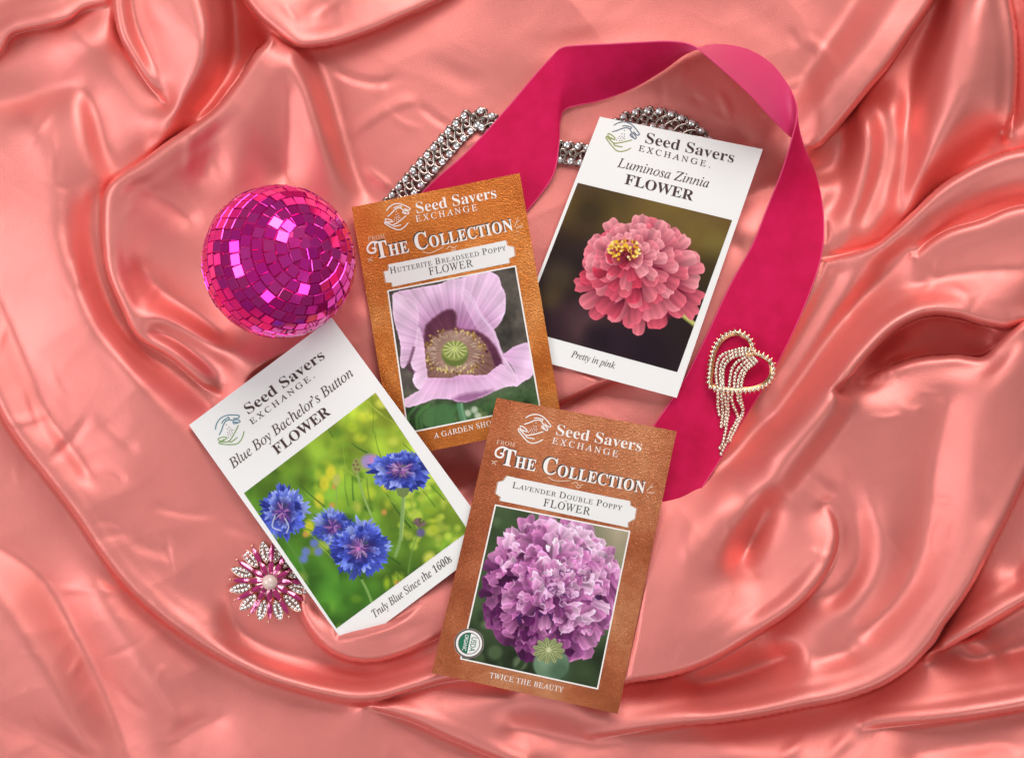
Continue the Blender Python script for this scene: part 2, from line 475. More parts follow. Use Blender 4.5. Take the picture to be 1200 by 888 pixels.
def dense(pts, *vals):
    k = len(pts)
    A = np.hstack([np.asarray(pts, dtype=float)] + [np.broadcast_to(np.asarray(v, dtype=float), (k,))[:, None] for v in vals])
    C = catmull(A, 10)
    d = np.concatenate([[0], np.cumsum(np.hypot(*np.diff(C[:, :2], axis=0).T))])
    s = np.arange(0, d[-1], 1.2)
    return np.stack([np.interp(s, d, C[:, q]) for q in range(C.shape[1])], -1)


def line(pts, z):
    """the cloth passes along pts at height z (one value, or one per point)"""
    C = dense(pts, z)
    put(C[:, :2], C[:, 2])


def edge(pts, top, low, side):
    """a lapped edge: the cloth on one side ('L' or 'R' of the way along) hangs over the lower cloth on the other"""
    C = dense(pts, top, low)
    T = np.gradient(C[:, :2], axis=0)
    T /= np.linalg.norm(T, axis=1)[:, None] + 1e-9
    N = np.stack([-T[:, 1], T[:, 0]], -1) * (1 if side == 'R' else -1)      # towards the upper side
    h = np.maximum(C[:, 2] - C[:, 3], 0)
    lean = np.minimum(.32 * h, 11)
    B = C[:, :2] + N * lean[:, None]
    put(B + N * 2.5, C[:, 2])
    put(B + N * 6.0, C[:, 2])
    put(B - N * 3.5, C[:, 3])
    put(B - N * 7.0, C[:, 3])
    EDGES.append((B, -N * lean[:, None], -N, C[:, 2], C[:, 3]))


DRAPE()

# fix the far margin, then relax from coarse to fine
CNT[0, :] = CNT[-1, :] = CNT[:, 0] = CNT[:, -1] = 1
TGT[0, :] = TGT[-1, :] = TGT[:, 0] = TGT[:, -1] = 4
lv = [(TGT, CNT)]
while min(lv[-1][0].shape) > 24:
    t_, c_ = lv[-1]
    py, px = t_.shape[0] % 2, t_.shape[1] % 2
    t_, c_ = np.pad(t_, ((0, py), (0, px))), np.pad(c_, ((0, py), (0, px)))
    f4 = lambda a: a[::2, ::2] + a[1::2, ::2] + a[::2, 1::2] + a[1::2, 1::2]
    lv.append((f4(t_), f4(c_)))
Zg = None
for lev_, (t_, c_) in list(enumerate(lv))[::-1]:
    fix = c_ > 0
    val = np.where(fix, t_ / np.maximum(c_, 1e-9), 0)
    if Zg is None:
        Zg = np.where(fix, val, val[fix].mean())
    else:
        Zg = np.repeat(np.repeat(Zg, 2, 0), 2, 1)[:t_.shape[0], :t_.shape[1]]
    lap = lambda q: (lambda p: p[:-2, 1:-1] + p[2:, 1:-1] + p[1:-1, :-2] + p[1:-1, 2:] - 4 * p[1:-1, 1:-1])(np.pad(q, 1, mode='edge'))
    for it in range(70):
        Zg = np.where(fix, val, Zg)
        p_ = np.pad(Zg, 1, mode='edge')
        Zg = .25 * (p_[:-2, 1:-1] + p_[2:, 1:-1] + p_[1:-1, :-2] + p_[1:-1, 2:])
    # cloth has some stiffness: it bends smoothly through its folds
    ten = min(.07, .010 * 4 ** lev_)
    for it in range(14):
        Zg = np.where(fix, val, Zg - lap(lap(Zg)) / 48.0 + ten * lap(Zg))
    Zg = np.where(fix, val, Zg)

# the slack billows up between the valleys, which stay narrow
def cblur(a, n):
    for _ in range(n):
        p_ = np.pad(a, 1, mode='edge')
        a = (p_[:-2, 1:-1] + p_[2:, 1:-1] + p_[1:-1, :-2] + p_[1:-1, 2:] + 4 * a) / 8
    return a


foot = (CNT > 0) & (Zg < cblur(Zg, 160) - 1.5)
BIL, ELL = 8.0, 10.0
w_ = np.zeros_like(Zg)
for it in range(500):
    p_ = np.pad(w_, 1, mode='edge')
    w_ = (p_[:-2, 1:-1] + p_[2:, 1:-1] + p_[1:-1, :-2] + p_[1:-1, 2:] + BIL / ELL ** 2) / (4 + 1 / ELL ** 2)
    w_[foot] = 0
BILLOW = w_ - w_.mean()

# distance to the lapped edges, and how far they hang over
near = np.full((NYG, NXG), 99.0)
ox_, oy_, ow_ = np.zeros((NYG, NXG)), np.zeros((NYG, NXG)), np.zeros((NYG, NXG))
GXg, GYg = np.meshgrid(X0 + np.arange(NXG) * G, Y0 + np.arange(NYG) * G)
DX = np.zeros_like(GX)
DY = np.zeros_like(GY)
EZ = np.zeros_like(GX)
EW = np.zeros_like(GX)
for B, O, NN, TOP, LOW in EDGES:
    for q in range(0, len(B), 3):
        x, y = B[q]
        i0, i1 = max(0, int((x - 26 - X0) / G)), min(NXG, int((x + 26 - X0) / G) + 2)
        j0, j1 = max(0, int((y - 26 - Y0) / G)), min(NYG, int((y + 26 - Y0) / G) + 2)
        if i1 > i0 and j1 > j0:
            d = np.hypot(GXg[j0:j1, i0:i1] - x, GYg[j0:j1, i0:i1] - y)
            near[j0:j1, i0:i1] = np.minimum(near[j0:j1, i0:i1], d)
    n_ = len(B)
    x0, y0 = B.min(0) - 34
    x1, y1 = B.max(0) + 34
    i0, i1 = np.searchsorted(gx, [x0, x1])
    j0, j1 = np.searchsorted(gy, [y0, y1])
    if i1 <= i0 or j1 <= j0:
        continue
    A_, B_ = GX[j0:j1, i0:i1], GY[j0:j1, i0:i1]
    best = np.full(A_.shape, 1e9)
    bi = np.zeros(A_.shape, dtype=int)
    for q in range(0, n_, 2):
        d2 = (A_ - B[q, 0]) ** 2 + (B_ - B[q, 1]) ** 2
        up = d2 < best
        best, bi = np.where(up, d2, best), np.where(up, q, bi)
    Oq, Nq = O[bi], NN[bi]
    # sub-sample foot point along the edge, for smooth heights
    s_ = (A_ - B[bi, 0]) * Nq[..., 0] + (B_ - B[bi, 1]) * Nq[..., 1]     # > 0 on the lower side
    al = (A_ - B[bi, 0]) * -Nq[..., 1] + (B_ - B[bi, 1]) * Nq[..., 0]
    d_ = np.sqrt(best)
    ti, li = TOP[bi], LOW[bi]
    hq = np.maximum(ti - li, 0)
    e_ = np.clip(np.minimum(bi, n_ - 1 - bi) / 22.0, 0, 1)
    e_ = e_ * e_ * (3 - 2 * e_)
    lip = ti - .12 * hq * np.exp(-(np.maximum(-s_, 0) / 3.2) ** 2)
    k_ = np.clip((1.6 - s_) / 3.2, 0, 1)
    ze = li + (lip - li) * k_
    w_ = 1 - np.where(s_ > 0, np.clip((d_ - 5) / 7, 0, 1), np.clip((d_ - 4) / 15, 0, 1))
    w_ = w_ * w_ * (3 - 2 * w_) * e_
    EZ[j0:j1, i0:i1] += ze * w_
    EW[j0:j1, i0:i1] += w_
    f_ = np.where(s_ > 0, np.clip(1 - d_ / 4.0, 0, 1), np.clip(1 - d_ / 26.0, 0, 1) ** 1.5) * e_
    DX[j0:j1, i0:i1] += Oq[..., 0] * f_
    DY[j0:j1, i0:i1] += Oq[..., 1] * f_


def to_fine(a):
    fx, fy = (gx - X0) / G, (gy - Y0) / G
    i, j = fx.astype(int), fy.astype(int)
    u, v = (fx - i)[None, :], (fy - j)[:, None]
    i1, j1 = np.minimum(i + 1, a.shape[1] - 1), np.minimum(j + 1, a.shape[0] - 1)
    return (a[np.ix_(j, i)] * (1 - u) + a[np.ix_(j, i1)] * u) * (1 - v) + (a[np.ix_(j1, i)] * (1 - u) + a[np.ix_(j1, i1)] * u) * v


nf = to_fine(near)
z_ = to_fine(Zg)
bil = blur(to_fine(BILLOW), 2.2)
k1 = np.clip((nf - 4) / 7, 0, 1)
k1 = k1 * k1 * (3 - 2 * k1)
k2 = np.clip((nf - 10) / 14, 0, 1)
ZC = blur(z_, 1.1) * (1 - k1) + (blur(z_, 3.2) * (1 - k2) + blur(z_, 4.6) * k2) * k1

wt = np.clip(EW, 0, 1)
ZC = bil + ZC * (1 - wt) + EZ / np.maximum(EW, 1e-6) * wt
ZC = blur(ZC, .6)
ZC *= 1.38
# small creases in the sheet
WRINKLES()
ZC += .8 * blur(ZS, 1.6) + .6 * blur(ZK, 1.0)
ZC += 2.2 * vnoise(150, 3) + .9 * vnoise(60, 5, 1.6, .6) - 2.0 * np.abs(vnoise(96, 31, 1.5, .9)) - 1.0 * np.abs(vnoise(56, 33, 1.8, -.4)) - .25 * np.abs(vnoise(28, 34, 2.6, .5)) - .2 * np.abs(vnoise(26, 35, 2.8, -.9)) + 0.12 * vnoise(15, 8, 2.0, -.5)
DX, DY = blur(DX, .7), blur(DY, .7)


def press(quad, z, slope=1.3):
    """the cloth gives way under a thing lying on it"""
    global ZC
    q = np.asarray(quad, dtype=float)
    d = np.full(GX.shape, -1e9)
    for i in range(len(q)):
        a, b = q[i], q[(i + 1) % len(q)]
        t = (b - a) / np.linalg.norm(b - a)
        d = np.maximum(d, (GX - a[0]) * t[1] - (GY - a[1]) * t[0])
    lim = z - 3.2 + np.where(d > 0, slope * d, 0) + np.maximum(-d - 8, 0) * -.02
    ZC = np.where(d < 60, np.minimum(ZC, lim), ZC)


for k_, (q, z) in QUADS.items():
    if k_ == 'bachelor':
        q = [q[0], q[1], q[2], (488, 711), (473, 720), (452, 728), (424, 736), (397, 743)]      # a fold laps over its lowest corner
        z -= 3
    press(q, z - 2.5)
r2 = (GX - BALL_C[0]) ** 2 + (GY - BALL_C[1]) ** 2
rr = np.sqrt(r2)
dip = BALL_Z - np.sqrt(np.maximum(BALL_R ** 2 - r2, 0)) - 1.0
dip = np.where(rr < BALL_R * .92, dip, BALL_Z + (rr - BALL_R) * 1.2)
ZC = np.minimum(ZC, dip)


ZC = blur(ZC, .5)


def cloth_z(x, y):
    fx = (np.asarray(x, dtype=float) - X0) / STEP
    fy = (np.asarray(y, dtype=float) - Y0) / STEP
    i = np.clip(np.floor(fx).astype(int), 0, len(gx) - 2)
    j = np.clip(np.floor(fy).astype(int), 0, len(gy) - 2)
    a, b = fx - i, fy - j
    return (ZC[j, i] * (1 - a) + ZC[j, i + 1] * a) * (1 - b) + (ZC[j + 1, i] * (1 - a) + ZC[j + 1, i + 1] * a) * b


# satin
m_satin = principled("coral_satin", (0.855, 0.258, 0.226), .44, .64, .5, Coat_Weight=.24, Coat_Roughness=.5)
m = m_satin
b = bsdf(m)
b.inputs["Specular Tint"].default_value = (1.0, .9, .9, 1)
# fine floating threads: a close grain, drawn out along the warp
tx, bp = add_bump(m, 1500, .30, .0004, 3, 'Object', (1.0, 2.2, 1.0))
tc2 = nd(m, 'ShaderNodeTexCoord')
nz = nd(m, 'ShaderNodeTexNoise')
nz.inputs['Scale'].default_value = 30
nz.inputs['Detail'].default_value = 4
ln(m, tc2.outputs['Object'], nz.inputs['Vector'])
mr = nd(m, 'ShaderNodeMapRange')
mr.inputs['From Min'].default_value, mr.inputs['From Max'].default_value = .3, .7
mr.inputs['To Min'].default_value, mr.inputs['To Max'].default_value = .43, .52
ln(m, nz.outputs[0], mr.inputs['Value'])
ln(m, mr.outputs[0], b.inputs['Roughness'])
# ------------------------------------------------------------------ printed pictures (colour stored on the print's own mesh)
def inv_quad(q, x, y, it=14):
    q = np.asarray(q, dtype=float)
    x, y = np.asarray(x, dtype=float), np.asarray(y, dtype=float)
    u, v = np.full(x.shape, .5), np.full(x.shape, .5)
    for _ in range(it):
        p = quad_pos(q, u, v)
        ex, ey = x - p[..., 0], y - p[..., 1]
        du = (q[1] - q[0]) * (1 - v[..., None]) + (q[2] - q[3]) * v[..., None]
        dv = (q[3] - q[0]) * (1 - u[..., None]) + (q[2] - q[1]) * u[..., None]
        det = du[..., 0] * dv[..., 1] - du[..., 1] * dv[..., 0]
        u = u + (ex * dv[..., 1] - ey * dv[..., 0]) / det
        v = v + (du[..., 0] * ey - du[..., 1] * ex) / det
    return u, v


def lin(c):
    c = np.asarray(c, dtype=float)
    return np.where(c <= .04045, c / 12.92, ((np.maximum(c, 0) + .055) / 1.055) ** 2.4)


def rgb(r, g, b):
    return tuple(float(q) for q in lin(np.array([r, g, b]) / 255.0))


class Paint:
    """a small raster painter; places are given on the plan and mapped into the print"""
    def __init__(self, quad, w, h, seed):
        self.q, self.w, self.h = quad, w, h
        u = np.linspace(0, 1, w)
        v = np.linspace(0, 1, h)
        U, V = np.meshgrid(u, v)
        P = quad_pos(quad, U, V)
        self.X, self.Y, self.U, self.V = P[..., 0], P[..., 1], U, V
        self.c = np.zeros((h, w, 3))
        self.r = np.random.RandomState(seed)

    def noise(self, cells, seed=None):
        r = np.random.RandomState(seed) if seed is not None else self.r
        ch = max(2, int(cells * self.h / self.w))
        T = r.rand(ch + 3, int(cells) + 3) * 2 - 1
        fu, fv = self.U * cells, self.V * ch
        i, j = fu.astype(int), fv.astype(int)
        a, b = fu - i, fv - j
        a, b = a * a * (3 - 2 * a), b * b * (3 - 2 * b)
        return (T[j, i] * (1 - a) + T[j, i + 1] * a) * (1 - b) + (T[j + 1, i] * (1 - a) + T[j + 1, i + 1] * a) * b

    def mix(self, mask, col, sl=None):
        sl = sl or (slice(None), slice(None))
        c = self.c[sl]
        self.c[sl] = c * (1 - mask[..., None]) + np.asarray(col) / 255.0 * mask[..., None]

    def box(self, x0, y0, x1, y1, pad):
        U, V = inv_quad(self.q, np.array([x0, x1, x1, x0]), np.array([y0, y0, y1, y1]))
        pu, pv = pad / 140, pad / 160
        i0 = int(max(0, math.floor((U.min() - pu) * (self.w - 1))))
        i1 = int(min(self.w, math.ceil((U.max() + pu) * (self.w - 1)) + 1))
        j0 = int(max(0, math.floor((V.min() - pv) * (self.h - 1))))
        j1 = int(min(self.h, math.ceil((V.max() + pv) * (self.h - 1)) + 1))
        return (slice(j0, j1), slice(i0, i1)) if i1 > i0 and j1 > j0 else None

    def poly(self, pts, col, soft=.7, alpha=1.0, shade=None):
        """filled outline; shade(X, Y) -> factor or colour array"""
        P = np.asarray(pts, dtype=float)
        sl = self.box(P[:, 0].min(), P[:, 1].min(), P[:, 0].max(), P[:, 1].max(), soft + 1)
        if sl is None:
            return
        X, Y = self.X[sl], self.Y[sl]
        d2 = np.full(X.shape, 1e9)
        ins = np.zeros(X.shape, dtype=bool)
        n = len(P)
        for i in range(n):
            ax, ay = P[i]
            bx, by = P[(i + 1) % n]
            dx, dy = bx - ax, by - ay
            t = np.clip(((X - ax) * dx + (Y - ay) * dy) / (dx * dx + dy * dy + 1e-9), 0, 1)
            d2 = np.minimum(d2, (X - ax - t * dx) ** 2 + (Y - ay - t * dy) ** 2)
            if ay != by:
                cr = ((ay > Y) != (by > Y)) & (X < dx * (Y - ay) / (by - ay) + ax)
                ins ^= cr
        sd = np.sqrt(d2) * np.where(ins, -1, 1)
        mask = np.clip(.5 - sd / soft, 0, 1) * alpha
        c = np.asarray(col, dtype=float)
        if shade is not None:
            f = shade(X, Y, -sd)
            c = f if f.ndim == 3 else c[None, None] * f[..., None]
            c = np.clip(c, 0, 255)
        self.mix(mask, c, sl)

    def disc(self, x, y, r, col, soft=None, alpha=1.0, ry=None):
        ry = ry or r
        soft = soft or r * .4
        sl = self.box(x - r, y - ry, x + r, y + ry, soft + 1)
        if sl is None:
            return
        d = (np.sqrt(((self.X[sl] - x) / r) ** 2 + ((self.Y[sl] - y) / ry) ** 2) - 1) * min(r, ry)
        self.mix(np.clip(.5 - d / soft, 0, 1) * alpha, col, sl)

    def stroke(self, pts, wd, col, soft=.6, alpha=1.0, taper=0.0):
        C = catmull(pts, 6) if len(pts) > 2 else np.asarray(pts, dtype=float)
        T = np.gradient(C, axis=0)
        T /= np.linalg.norm(T, axis=1)[:, None] + 1e-9
        N = np.stack([-T[:, 1], T[:, 0]], -1)
        k = (np.linspace(1, 1 - taper, len(C)) * wd / 2)[:, None]
        self.poly(np.vstack([C + N * k, (C - N * k)[::-1]]), col, soft, alpha)

    def petal(self, x, y, ang, L, wd, base, tip, tipw=.75, notch=0.0, rim=0.0, streak=.08, soft=.6, ragged=0.0, lightside=0.0, alpha=1.0, blunt=0):
        """a petal rooted at x, y reaching L along ang (radians, plan)"""
        r = self.r
        s = np.linspace(0, 1, 9)
        if blunt:
            s = 1 - (1 - s) ** 1.6
            prof = (.25 + .75 * s ** .8) * np.sqrt(np.clip(1 - s ** blunt, 0, 1))
        else:
            prof = np.sin(np.pi * np.clip(s, 0, 1) ** tipw) ** .75 * (0.55 + .45 * s)
        prof /= prof.max()
        prof[0] = .22
        a = np.stack([s * L, prof * wd / 2], -1)
        b = np.stack([s * L, -prof * wd / 2], -1)[::-1]
        out = np.vstack([a, b])
        if notch:
            out = np.vstack([a[:-1], [[L * (1 - notch), 0]], b[1:]])
        if ragged:
            out = out + r.randn(*out.shape) * ragged
        bend = r.uniform(-.12, .12) * L
        out[:, 1] += bend * (out[:, 0] / L) ** 2
        ca, sa = math.cos(ang), math.sin(ang)
        P = np.stack([x + out[:, 0] * ca - out[:, 1] * sa, y + out[:, 0] * sa + out[:, 1] * ca], -1)
        cb, ct = np.asarray(base, dtype=float), np.asarray(tip, dtype=float)
        ph = r.uniform(0, 9)

        def shade(X, Y, dd):
            q = ((X - x) * ca + (Y - y) * sa) / L
            t = (-(X - x) * sa + (Y - y) * ca) / (wd / 2)
            q = np.clip(q, 0, 1)
            k = q ** .8
            f = 1 + streak * np.sin(t * 7 + ph) * (1 - .5 * q) - .10 * np.abs(t) + lightside * t
            if rim:
                f = f + rim * np.clip(1 - dd / 1.6, 0, 1) * q
            return (cb * (1 - k[..., None]) + ct * k[..., None]) * f[..., None]
        self.poly(P, ct, soft, alpha, shade)

    def finish(self, amp=.015):
        self.c = np.clip(self.c * (1 + amp * self.r.randn(self.h, self.w)[..., None]), 0, 1)
        return lin(self.c).reshape(-1, 3)


PIC = {
    'zinnia': [(677.1, 214.3), (858, 258.1), (793.6, 436), (610, 385.8)],
    'hutterite': [(453.6, 340.3), (604.6, 310.9), (633.4, 476.4), (477.6, 508)],
    'bachelor': [(285.9, 577.6), (440.1, 460), (549, 622), (394.3, 736)],
    'lavender': [(580, 590.6), (738.8, 621.8), (700.9, 807.6), (539, 772)],
}


def jit(r, c, a):
    return np.clip(np.asarray(c, dtype=float) * (1 + r.uniform(-a, a)) + r.uniform(-a, a, 3) * 18, 0, 255)


def paint_zinnia():
    p = Paint(PIC['zinnia'], 330, 330, 11)
    r = p.r
    n1, n2, n3 = p.noise(5), p.noise(9), p.noise(3)
    top = np.clip(1 - p.V * 2.0, 0, 1)
    base = np.stack([46 + 62 * top + 26 * n1 * (top + .2), 32 + 50 * top + 22 * n1 * (top + .2), 28 + 14 * top + 6 * n2], -1)
    p.c = np.clip(base, 6, 255) / 255
    for x, y, rad, c, a in ((770, 262, 30, (120, 100, 50), .6), (820, 270, 26, (125, 105, 52), .55), (715, 236, 26, (84, 70, 34), .6), (842, 290, 16, (130, 118, 62), .5), (690, 250, 20, (50, 38, 26), .7), (655, 325, 18, (86, 72, 50), .55),
                            (645, 352, 14, (96, 78, 46), .5), (672, 372, 20, (66, 40, 48), .7), (690, 385, 26, (98, 66, 72), .55), (640, 385, 20, (52, 30, 40), .8), (760, 410, 34, (34, 20, 32), .8), (720, 400, 26, (44, 26, 38), .8), (800, 350, 24, (48, 40, 24), .7),
                            (835, 320, 22, (58, 48, 26), .6), (800, 385, 20, (40, 26, 30), .7), (700, 398, 16, (30, 18, 28), .7)):
        p.disc(x, y, rad, c, rad * 1.1, a)
    p.stroke([(790, 362), (806, 374), (826, 388)], 5.0, (196, 190, 112), 1.2)
    p.stroke([(790, 364), (806, 377), (824, 391)], 1.6, (120, 120, 60), 1.2)
    cx0, cy0, cx1, cy1 = 753, 322, 734, 297
    p.disc(750, 322, 66, (120, 22, 52), 8, 1, 58)
    rows = 8
    for k in range(rows):
        f = k / (rows - 1)
        cx, cy = cx0 + (cx1 - cx0) * f ** .8, cy0 + (cy1 - cy0) * f ** .8
        rx, ry = 69 * (1 - f) ** .95 + 9, 63 * (1 - f) ** .95 + 8
        n = int(25 - 15 * f)
        ph = r.uniform(0, 6)
        order = sorted(range(n), key=lambda i: -math.sin((i + .5) / n * 2 * math.pi + ph))
        for i in order:
            a = (i + r.uniform(-.3, .3)) / n * 2 * math.pi + ph
            L = (32 - 14 * f) * r.uniform(.8, 1.2) * (1 + .16 * math.sin(a))
            wd = (20 - 8 * f) * r.uniform(.72, 1.12)
            q = r.uniform(.86, 1.08)
            ex, ey = cx + math.cos(a) * rx * q, cy + math.sin(a) * ry * q
            lit = .62 + .36 * math.cos(a + .75) + r.uniform(-.42, .44) + .10 * f
            lit = min(max(lit, 0), 1)
            tip = np.array([224, 62, 90]) * (1 - lit) + np.array([255, 166, 172]) * lit
            bs = np.array([104, 8, 36]) * (1 - lit) + np.array([212, 56, 94]) * lit
            x, y = ex - math.cos(a) * L, ey - math.sin(a) * L
            p.petal(x, y, a + r.uniform(-.2, .2), L, wd, bs * .62, tip, .62, .09 if r.rand() < .4 else 0, .12, .07, .7, .35, r.uniform(-.14, .14), blunt=r.uniform(4, 7))
    p.disc(733, 299, 17, (120, 22, 40), 9, .8, 11)
    for i in range(120):
        a, q = r.uniform(0, 6.28), math.sqrt(r.rand())
        x, y = 732 + math.cos(a) * 20 * q, 295 + math.sin(a) * 13 * q - 2
        c = [(238, 190, 50), (214, 150, 36), (246, 214, 96), (150, 60, 30), (250, 230, 150)][r.randint(5)]
        if abs(x - 733) < 5 and y > 294:
            c = (96, 18, 30) if r.rand() < .5 else (250, 236, 170)
        p.disc(x, y, r.uniform(.9, 2.0), c, .8)
    return p


def zz(pts, ox, oy, k):
    return [(ox + x * k, oy + y * k) for x, y in pts]


def paint_hutterite():
    p = Paint(PIC['hutterite'], 300, 330, 23)
    r = p.r
    n1, n2, n3 = p.noise(6), p.noise(14), p.noise(40)
    low = np.clip((p.V - .68) * 4, 0, 1)
    f = 1 + .22 * n1 + .16 * n2 + .10 * n3
    base = np.array([84, 77, 70])[None, None] * (1 - low[..., None]) + np.array([66, 94, 56])[None, None] * low[..., None]
    p.c = np.clip(base * f[..., None], 0, 255) / 255
    Z = lambda pts: zz(pts, 400, 195, .3774)

    def Zr(pts):
        C = catmull(Z(list(pts) + [pts[0]]), 6)[:-1]
        return C + r.randn(*C.shape) * .28
    for i in range(46):
        x, y = r.uniform(470, 640), r.uniform(468, 512)
        p.disc(x, y, r.uniform(2, 7), jit(r, [(58, 92, 44), (96, 128, 70), (40, 62, 34), (122, 140, 88)][r.randint(4)], .15), 3, .6)
    for x, y in ((548, 484), (556, 480), (560, 487)):
        p.disc(x, y, 4, (206, 212, 190), 3, .8)
    for i in range(14):
        x = r.uniform(480, 545)
        p.stroke([(x, 512), (x + r.uniform(-6, 6), 488), (x + r.uniform(-10, 14), 474)], r.uniform(1.5, 4), jit(r, (70, 112, 60), .25), 1.5, .7)
    cx, cy = 532.5, 411.0

    def streaky(ca, cb, k=.10, dark=None, rad=95, freq=38, off=0.0):
        ca, cb = np.asarray(ca, dtype=float), np.asarray(cb, dtype=float)

        def fn(X, Y, dd):
            a = np.arctan2(Y - cy, X - cx)
            d = np.hypot(X - cx, Y - cy)
            t = np.clip(d / rad + off, 0, 1)
            s = np.sin(a * freq + 1.2 * np.sin(a * 9)) * .6 + np.sin(a * freq * 2.3 + 1.0) * .4
            s2 = np.sin(X * .19 + Y * .11) * .5 + np.sin(X * .07 - Y * .16 + 1) * .5
            c = ca * (1 - t[..., None]) + cb * t[..., None]
            c = c * (1 + .62 * k * s * (1 - .4 * t) + .06 * s2)[..., None]
            c = c + (np.clip(1 - dd / 3.5, 0, 1) * 12)[..., None]
            return c
        return fn
    # back petals
    p.poly(Zr([(158, 402), (176, 388), (215, 381), (250, 374), (300, 366), (335, 352), (372, 347), (405, 336), (440, 326), (470, 330), (490, 345), (498, 372), (508, 392), (511, 430), (505, 462), (492, 486), (470, 512),
              (462, 540), (420, 560), (300, 560), (250, 540), (215, 520), (180, 480)]), (222, 180, 214), .8, 1, streaky((142, 66, 124), (236, 198, 228), .16, rad=74))
    p.poly(Zr([(158, 402), (166, 392), (190, 402), (222, 418), (238, 440), (240, 475), (236, 520), (228, 570), (214, 606), (190, 626), (182, 600), (184, 560), (176, 520), (162, 470)]),
           (208, 160, 200), .8, 1, streaky((190, 130, 178), (240, 208, 232), .13, off=.1))
    p.poly(Zr([(368, 388), (382, 380), (400, 392), (418, 420), (440, 462), (470, 500), (488, 540), (500, 580), (520, 610), (538, 640), (532, 654), (505, 640), (470, 600), (446, 548), (420, 500), (392, 450)]),
           (205, 150, 195), .8, 1, streaky((170, 100, 156), (238, 202, 230), .08, off=.2))
    p.stroke(Z([(372, 388), (400, 410), (432, 462), (470, 512), (490, 560), (520, 618)]), 2.2, (236, 204, 230), 1.5, .8)
    # dark base blotch
    p.poly(Zr([(256, 556), (260, 500), (284, 472), (318, 448), (345, 444), (358, 462), (362, 500), (420, 510), (470, 545), (500, 610), (490, 660), (300, 680), (258, 660)]), (88, 40, 62), 3, 1, streaky((112, 66, 76), (88, 40, 66), .16, rad=60, freq=24))
    p.poly(Zr([(262, 668), (256, 610), (266, 560), (300, 520), (350, 508), (410, 520), (446, 552), (470, 600), (470, 640), (440, 664), (330, 672)]), (168, 136, 122), 3, .95, streaky((188, 158, 136), (132, 92, 84), .3, rad=42, freq=46))
    for i in range(300):
        a = r.uniform(0, 6.283)
        q = r.uniform(.55, 1.03)
        x, y = cx + math.cos(a) * 37 * q, cy + 1 + math.sin(a) * 27.5 * q
        c = [(150, 112, 52), (190, 150, 80), (120, 84, 44), (216, 186, 128), (100, 66, 44)][r.randint(5)]
        if q > .8:
            p.disc(x, y, r.uniform(.8, 1.5), c, .8, .95)
        else:
            p.stroke([(x, y), (x + math.cos(a) * 4, y + math.sin(a) * 3)], .7, jit(r, (206, 184, 160), .1), .7, .7)
    # pod
    p.disc(533, 415, 15.6, (104, 116, 58), 2.5, 1, 14.5)
    p.disc(533, 411, 15, (146, 156, 84), 2.0, 1, 11.5)
    for i in range(13):
        a = i / 13 * 6.283 + .2
        p.stroke([(533, 409), (533 + math.cos(a) * 14, 409.5 + math.sin(a) * 10.5)], 1.7, (206, 208, 142), .9, .95, .3)
        a += .24
        p.stroke([(533 + math.cos(a) * 4, 409 + math.sin(a) * 3), (533 + math.cos(a) * 14, 409.5 + math.sin(a) * 10.5)], .9, (112, 130, 44), .9, .8)
    p.disc(533, 408.6, 2.6, (190, 204, 110), 1.5)
    for i in range(26):
        x = r.uniform(512, 556)
        p.disc(x, 428 + r.uniform(0, 8), r.uniform(.7, 1.3), (214, 196, 130), .8)
    # left inner fold, right petal, front petal
    p.poly(Zr([(214, 606), (226, 570), (238, 500), (250, 520), (258, 560), (262, 610), (268, 648), (262, 680), (240, 692), (222, 668), (226, 640), (218, 622)]), (214, 164, 204), .8, 1, streaky((186, 118, 168), (246, 216, 238), .10, off=.3))
    p.stroke(Z([(226, 560), (214, 600), (206, 622), (228, 640)]), 3.0, (92, 44, 74), 2.5, .75)
    p.poly(Zr([(500, 586), (520, 570), (548, 554), (580, 547), (592, 566), (596, 600), (600, 622), (592, 650), (566, 668), (540, 684), (520, 664), (538, 644), (530, 622)]), (205, 150, 198), .8, 1, streaky((150, 76, 138), (242, 204, 234), .09, rad=88))
    p.poly(Zr([(196, 722), (222, 706), (246, 690), (262, 660), (290, 656), (340, 656), (372, 646), (410, 648), (450, 646), (474, 628), (494, 614), (508, 622), (522, 642), (546, 650), (548, 676), (516, 684), (480, 696), (448, 712),
              (420, 722), (388, 732), (360, 730), (330, 722), (290, 722), (250, 736), (200, 748)]), (205, 148, 194), .8, 1, streaky((196, 126, 178), (240, 200, 230), .09, rad=85, off=.15))
    p.poly(Zr([(344, 722), (380, 706), (430, 700), (470, 694), (440, 714), (400, 730), (366, 730)]), (136, 78, 124), 5, .75)
    p.poly(Zr([(262, 690), (330, 676), (420, 674), (480, 660), (500, 668), (440, 690), (340, 696)]), (232, 190, 224), 6, .45)
    p.stroke(Z([(368, 734), (372, 760), (382, 792)]), 7.5, (86, 132, 96), 1.5)
    p.stroke(Z([(372, 734), (376, 760), (386, 792)]), 2.0, (130, 170, 130), 1.5, .8)
    p.poly(Zr([(250, 770), (290, 742), (340, 738), (352, 780), (330, 800), (270, 812)]), (76, 116, 70), 4, .8)
    p.disc(*Z([(452, 575)])[0], 1.6, (70, 36, 52), 1.2)
    return p


